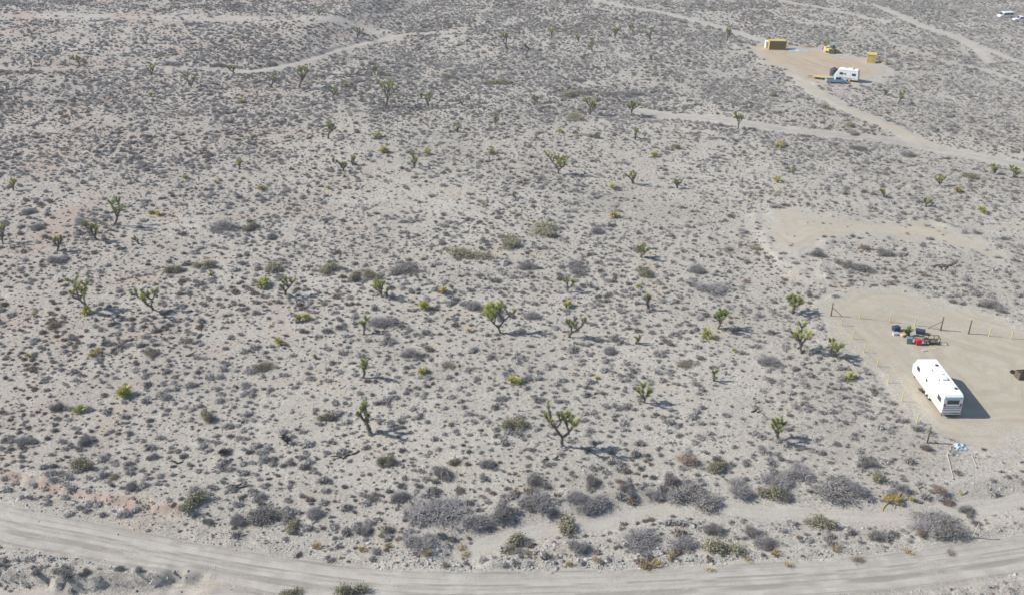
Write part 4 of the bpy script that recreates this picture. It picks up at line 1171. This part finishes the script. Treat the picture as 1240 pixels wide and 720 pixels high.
for i in range(7):
    for q_ in range(nn): Ff.append((i * nn + q_, i * nn + (q_ + 1) % nn, ((i + 1) % 7) * nn + (q_ + 1) % nn, ((i + 1) % 7) * nn + q_))
mb.add(Vv, Ff).build('tread', M_BLACK, o, True); MB().tube([(.2, 0, .12), (-.2, 0, .12)], .03, 6).build('spoke', M_RUST, o)
tag(o, 'dark old tyre lying beside the wooden crate', 'tyre')

# ---- crumpled tarp and fallen timbers in front of the yard
def tarp(px, py, wpx, lpx, label, name='crumpled_tarp', hmax=.55, seed=1, dz=0.0, rz=0):
    P, mpp, dip = at(px, py); W_ = wpx * mpp; L_ = lpx * mpp / math.sin(dip)
    n = 16; V = []; F = []
    for j in range(n + 1):
        for i in range(n + 1):
            u, v = i / n - .5, j / n - .5
            e = 1 + .25 * float(fbm(u * 5 + seed, v * 5, 400 + seed, 2)); x, y = u * W_ * e, v * L_ * e
            x, y = x * math.cos(rz) - y * math.sin(rz), x * math.sin(rz) + y * math.cos(rz)
            z = hmax * max(0, 1 - (2 * max(abs(u), abs(v))) ** 2) * float(vnoise(u * 6 + 9, v * 6, 410 + seed)) ** 1.5
            V.append((x, y, float(hz(P.x + x, P.y + y)) - P.z + .05 + dz + z))
    for j in range(n):
        for i in range(n): F.append((j * (n + 1) + i, j * (n + 1) + i + 1, (j + 1) * (n + 1) + i + 1, (j + 1) * (n + 1) + i))
    o = MB().add(V, F).build(name, M_TARP, None); o.location = P
    md = o.modifiers.new('thickness', 'SOLIDIFY'); md.thickness = .012
    return tag(o, label, 'tarp')
tarp(1163.5, 541, 14, 6, 'small crumpled pale blue tarp at the foot of the wooden end post', hmax=.6)
def timber(p0, p1, w, label, mat=M_PALEW):
    A = at(*p0)[0]; B = at(*p1)[0]; o = empty('fallen_timber', A)
    d = B - A; L = Vector((d.x, d.y, 0)).length
    n = 6; pts = [Vector((d.x * i / n, d.y * i / n, float(hz(A.x + d.x * i / n, A.y + d.y * i / n)) - A.z + w * .45)) for i in range(n + 1)]
    MB().tube(pts, [w * .55] * (n + 1), 5).build('beam', mat, o); e = pts[-1]
    MB().box((e.x, e.y, e.z), (w * 1.4, w * 1.4, w * 1.3)).build('end_block', M_WOOD, o)
    return tag(o, label, 'timber')
timber((1147, 549), (1155, 580), .10, 'long bleached timber lying below the crumpled tarp')
timber((1176, 549), (1183, 566), .09, 'shorter bleached timber lying right of the long one')
P = at(1177, 651)[0]; o = empty('marker_post', P)
MB().tube([(0, 0, -.15), (.38, .1, 1.75)], [.07, .065], 6).build('pole', M_PALEW, o)
MB().box((.38, .1, 1.72), (.16, .12, .12), ry=.2).build('cap', M_STEEL, o)
tag(o, 'leaning pale marker post at the yard entrance by the road', 'post')

# ------------------------------------------------------------------ far camp
def corrugated_box(name, P, rz, W_, D_, H_, mat, label, cat, door_side=True):
    o = empty(name, P, rz)
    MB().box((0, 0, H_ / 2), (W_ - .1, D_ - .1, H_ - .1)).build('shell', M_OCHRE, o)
    n = int(W_ / .55)
    for i in range(n):
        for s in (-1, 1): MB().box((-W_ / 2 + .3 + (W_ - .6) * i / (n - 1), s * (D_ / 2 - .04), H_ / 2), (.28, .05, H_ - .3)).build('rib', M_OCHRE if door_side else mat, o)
    for sx in (-1, 1):
        for sy in (-1, 1): MB().box((sx * (W_ / 2 - .06), sy * (D_ / 2 - .06), H_ / 2), (.16, .16, H_)).build('corner_post', mat, o)
    for s in (-1, 1):
        for z in (.09, H_ - .07): MB().box((0, s * (D_ / 2 - .055), z), (W_ - .28, .13, .14)).build('rail', mat, o)
    for s in (-1, 1):
        d = MB().box((0, 0, 0), (.06, D_ / 2 - .15, H_ - .3), b=.01).build('door', mat, o); d.location = (-W_ / 2 + .03, s * D_ / 4, H_ / 2)
        MB().tube([(-.05, 0, -H_ / 2 + .2), (-.05, 0, H_ / 2 - .2)], .03, 6).build('lock_rod', M_STEEL, d)
    MB().box((0, 0, H_ - .02), (W_ - .3, D_ - .3, .05)).build('roof', mat, o)
    return tag(o, label, cat)
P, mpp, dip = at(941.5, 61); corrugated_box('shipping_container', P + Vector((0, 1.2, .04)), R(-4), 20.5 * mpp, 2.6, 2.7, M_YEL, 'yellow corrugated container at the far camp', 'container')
P, mpp, dip = at(1056, 77); o = empty('yellow_shed', P + Vector((0, 1.0, 0)), R(-20))
sw = 2.3
MB().box((0, 0, 1.2), (sw, 2.2, 2.4), b=.03).build('wall', M_YEL, o)
MB().prism([(-1.25, 2.4), (-1.2, 2.35), (1.2, 2.6), (1.25, 2.68), (-1.25, 2.47)], -sw / 2 - .12, sw / 2 + .12).build('roof', M_YEL, o)
d = MB().box((0, 0, 0), (.85, .05, 1.85), b=.01).build('door', M_YEL, o); d.location = (.1, -1.12, .98); MB().box((.3, -.04, 0), (.06, .05, .12)).build('handle', M_DKMET, d)
tag(o, 'small yellow shed standing alone at the edge of the far camp', 'shed')
P, mpp, dip = at(1026, 99); travel_trailer((P.x, P.y + 1.0, P.z + .05), R(62), 'white travel trailer at the far camp behind the blue pickup', 6.1, 2.45, 3.05, False)

def pickup(P, rz, label, paint, name='pickup_truck', van=False):
    o = empty(name, P, rz)
    if van: prof = [(-2.5, .4), (-2.55, 1.0), (-2.5, 1.95), (-2.35, 2.05), (1.0, 2.05), (1.35, 1.9), (1.95, 1.15), (2.5, 1.0), (2.6, .7), (2.55, .4)]
    else: prof = [(-2.6, .45), (-2.65, 1.05), (-.55, 1.08), (-.45, 1.75), (-.25, 1.82), (.75, 1.82), (1.3, 1.1), (2.45, 1.0), (2.6, .75), (2.58, .42)]
    MB().prism(prof, -.95, .95, .08).build('body', paint, o)
    if not van: MB().box((0, -1.6, 1.09), (1.55, 1.85, .04)).build('bed', M_DKMET, o)
    zt = (1.15, 1.8) if van else (1.15, 1.7)
    for s in (-1, 1):
        for (y0, y1) in (((-2.2, -1.1), (-.9, .2), (.35, 1.2)) if van else ((-.35, .25), (.32, .85))):
            MB().prism([(y0, zt[0]), (y1 + .12, zt[0]), (y1 - .1, zt[1]), (y0, zt[1])], s * .95 - .012, s * .95 + .012).build('window', M_GLASS, o)
        for y in (-1.65, 1.6): wheel(o, (s * .88, y, .36), .36, .22, M_STEEL)
        h = MB().box((0, 0, 0), (.3, .06, .16), b=.02).build('headlight', M_WPLAS, o); h.location = (s * .68, 2.57, .78)
        h = MB().box((0, 0, 0), (.14, .05, .3), b=.02).build('tail_light', M_LAMP, o); h.location = (s * .84, -2.62, .85)
    ws = [(1.36, 1.83), (1.93, 1.2), (1.97, 1.22), (1.40, 1.87)] if van else [(.82, 1.76), (1.28, 1.14), (1.32, 1.16), (.86, 1.79)]
    MB().prism(ws, -.8, .8).build('windscreen', M_GLASS, o)
    for y in (2.66, -2.72): MB().box((0, y, .5), (1.8, .12, .18), b=.02).build('bumper', M_STEEL, o)
    return tag(o, label, 'van' if van else 'pickup')
P = at(1013, 101.5)[0]; pickup(P + Vector((0, .6, .03)), R(-96), 'light blue pickup parked in front of the far white trailer', M_CARBL)
o, _ = thing('flatbed_trailer', 996, 96, R(-24), .04)
for i in range(6): MB().box((0, -1.0 + .4 * i, .62), (5.2, .37, .08)).build('plank', M_TAN, o)
MB().box((0, 0, .5), (5.0, 1.6, .14)).build('chassis', M_DKMET, o)
mb = MB(); mb.tube([(-2.5, -.6, .5), (-3.9, 0, .42)], .06, 6); mb.tube([(-2.5, .6, .5), (-3.9, 0, .42)], .06, 6); mb.tube([(-3.8, 0, 0), (-3.8, 0, .5)], .05, 6); mb.build('drawbar', M_DKMET, o)
for s in (-1, 1):
    for x in (-.1, .75): wheel(o, (x, s * .95, .33), .33, .2, M_STEEL, 'Y')
tag(o, 'tan decked flatbed trailer left of the blue pickup', 'trailer')
o, _ = thing('water_tank', 1009, 92, 0, .04)
mb = MB(); mb.lathe([(1.0, 0), (1.03, .1), (1.03, .55), (.99, .6), (1.03, .65), (1.03, 1.2), (.99, 1.25), (1.03, 1.3), (1.03, 1.75), (.85, 1.95), (.4, 2.1)], 22); mb.build('tank', M_DKMET, o, True)
MB().lathe([(.3, 2.08), (.3, 2.2), (.24, 2.24)], 16).build('lid', M_BLACK, o); MB().tube([(1.0, 0, .2), (1.25, 0, .2)], .06, 6).build('outlet', M_STEEL, o)
tag(o, 'round dark water tank left of the far white trailer', 'tank')
# wheel loader
o, _ = thing('wheel_loader', 1007, 64.5, R(-70), .04)
MB().box((0, -.9, 1.25), (1.6, 2.4, .95), b=.12).build('engine_cover', M_YEL, o)
MB().box((0, .9, 1.0), (1.2, 1.4, .6), b=.08).build('front_frame', M_TAN, o)
cb = MB().box((0, 0, 0), (1.4, 1.4, 1.35), b=.1).build('cab', M_TEAL, o); cb.location = (0, .05, 2.25)
window(cb, (-.7, 0, .12), 1.05, .8, 'x-', M_TEAL); window(cb, (.7, 0, .12), 1.05, .8, 'x+', M_TEAL); window(cb, (0, .7, .12), 1.1, .8, 'y+', M_TEAL); window(cb, (0, -.7, .12), 1.1, .8, 'y-', M_TEAL)
for s in (-1, 1):
    for y in (-1.2, 1.1): wheel(o, (s * .95, y, .65), .65, .45, M_TAN)
    MB().tube([(s * .5, .9, 1.35), (s * .5, 1.9, 1.3), (s * .5, 2.6, .6)], .1, 6).build('lift_arm', M_TAN, o)
MB().prism([(2.5, .12), (3.5, .12), (3.5, .22), (2.75, .3), (2.6, .95), (2.5, .95)], -1.15, 1.15).build('bucket', M_TAN, o)
o.scale = (.8, .8, .8)
tag(o, 'tan and yellow wheel loader with a teal cab behind the far camp', 'loader')
o, _ = thing('tan_crate', 1001, 62, R(15), .04)
MB().box((0, 0, .6), (1.5, 1.3, 1.2), b=.02).build('box', M_TAN, o); MB().box((0, 0, 1.24), (1.62, 1.42, .08)).build('lid', M_TAN, o)
for x in (-.55, .55): MB().box((x, -.67, .6), (.12, .05, 1.1)).build('batten', M_TAN, o)
tag(o, 'tan wooden crate left of the wheel loader', 'crate')
o, _ = thing('rusty_drum', 997, 61, 0, .04)
MB().lathe([(.29, 0), (.3, .02), (.3, .3), (.32, .32), (.3, .34), (.3, .6), (.32, .62), (.3, .64), (.3, .9), (.28, .9)], 16).build('barrel', M_RUST, o); MB().lathe([(.04, .9), (.04, .95)], 8, (.15, 0, 0)).build('bung', M_STEEL, o)
tag(o, 'rusty drum beside the tan crate at the far camp', 'drum')
o, _ = thing('white_hut', 929.5, 58.5, R(-4), .04)
MB().box((0, 0, 1.0), (1.7, 1.6, 2.0), b=.04).build('wall', M_WPLAS, o); MB().box((0, 0, 2.06), (1.9, 1.8, .12), b=.03).build('roof', M_WPLAS, o)
MB().box((0, -.81, .95), (.75, .05, 1.7)).build('door', M_GREYST, o)
tag(o, 'white hut at the left end of the yellow container', 'hut')
tarp(967, 62.0, 24, 2.6, 'long pale blue tarp spread on the ground right of the yellow container', 'ground_tarp', .35, 3, .06, R(-9))
def mound(px, py, w, label):
    P, mpp, dip = at(px, py); r = np.random.default_rng(int(px)); V = [(0, 0, .75)]; F = []; n = 20; Lx = w * mpp / 2
    for k_, (q_, z_) in enumerate(((.35, .62), (.7, .3), (1.0, -.1))):
        for i in range(n):
            a = 6.2832 * i / n; e = r.uniform(.85, 1.15); V.append((math.cos(a) * Lx * q_ * e, math.sin(a) * 1.4 * q_ * e, z_ * r.uniform(.8, 1.2)))
    F += [(0, 1 + i, 1 + (i + 1) % n) for i in range(n)]
    for k_ in range(2): F += [(1 + k_ * n + i, 1 + (k_ + 1) * n + i, 1 + (k_ + 1) * n + (i + 1) % n, 1 + k_ * n + (i + 1) % n) for i in range(n)]
    o = MB().add(V, F).build('dirt_mound', M_DIRT, None, True); o.location = P; return tag(o, label, 'mound')
mound(976, 57.5, 22, 'long low dirt mound behind the far camp')
mound(1071, 78, 12, 'small dirt mound right of the yellow shed')
P = at(1217, 22)[0]; pickup(P + Vector((0, 0, .02)), R(98), 'white van parked far off in the scrub beyond the tracks', M_WHITE, 'parked_van', True)
P = at(1236, 26.5)[0]; pickup(P + Vector((0, 0, .02)), R(85), 'white pickup parked far off, past the white van', M_WHITE)


# ------------------------------------------------------------------ thin desert air
hb = MB().box((0, 0, 0), (9600, 10800, 92)).build('haze', M_WHITE, None)
hb.location = (0, 1200, 26.0)
hm = bpy.data.materials.new('thin_haze'); hm.use_nodes = True
ht = hm.node_tree; ht.nodes.clear()
ho = ht.nodes.new('ShaderNodeOutputMaterial'); hv = ht.nodes.new('ShaderNodeVolumePrincipled')
hv.inputs['Color'].default_value = (.97, .98, 1, 1); hv.inputs['Density'].default_value = .0002
ht.links.new(hv.outputs[0], ho.inputs['Volume'])
hb.data.materials.clear(); hb.data.materials.append(hm)
tag(hb, 'thin pale desert haze over the whole scene', None, kind='stuff')
assert GZ.min() > -19 and GZ.max() < 60
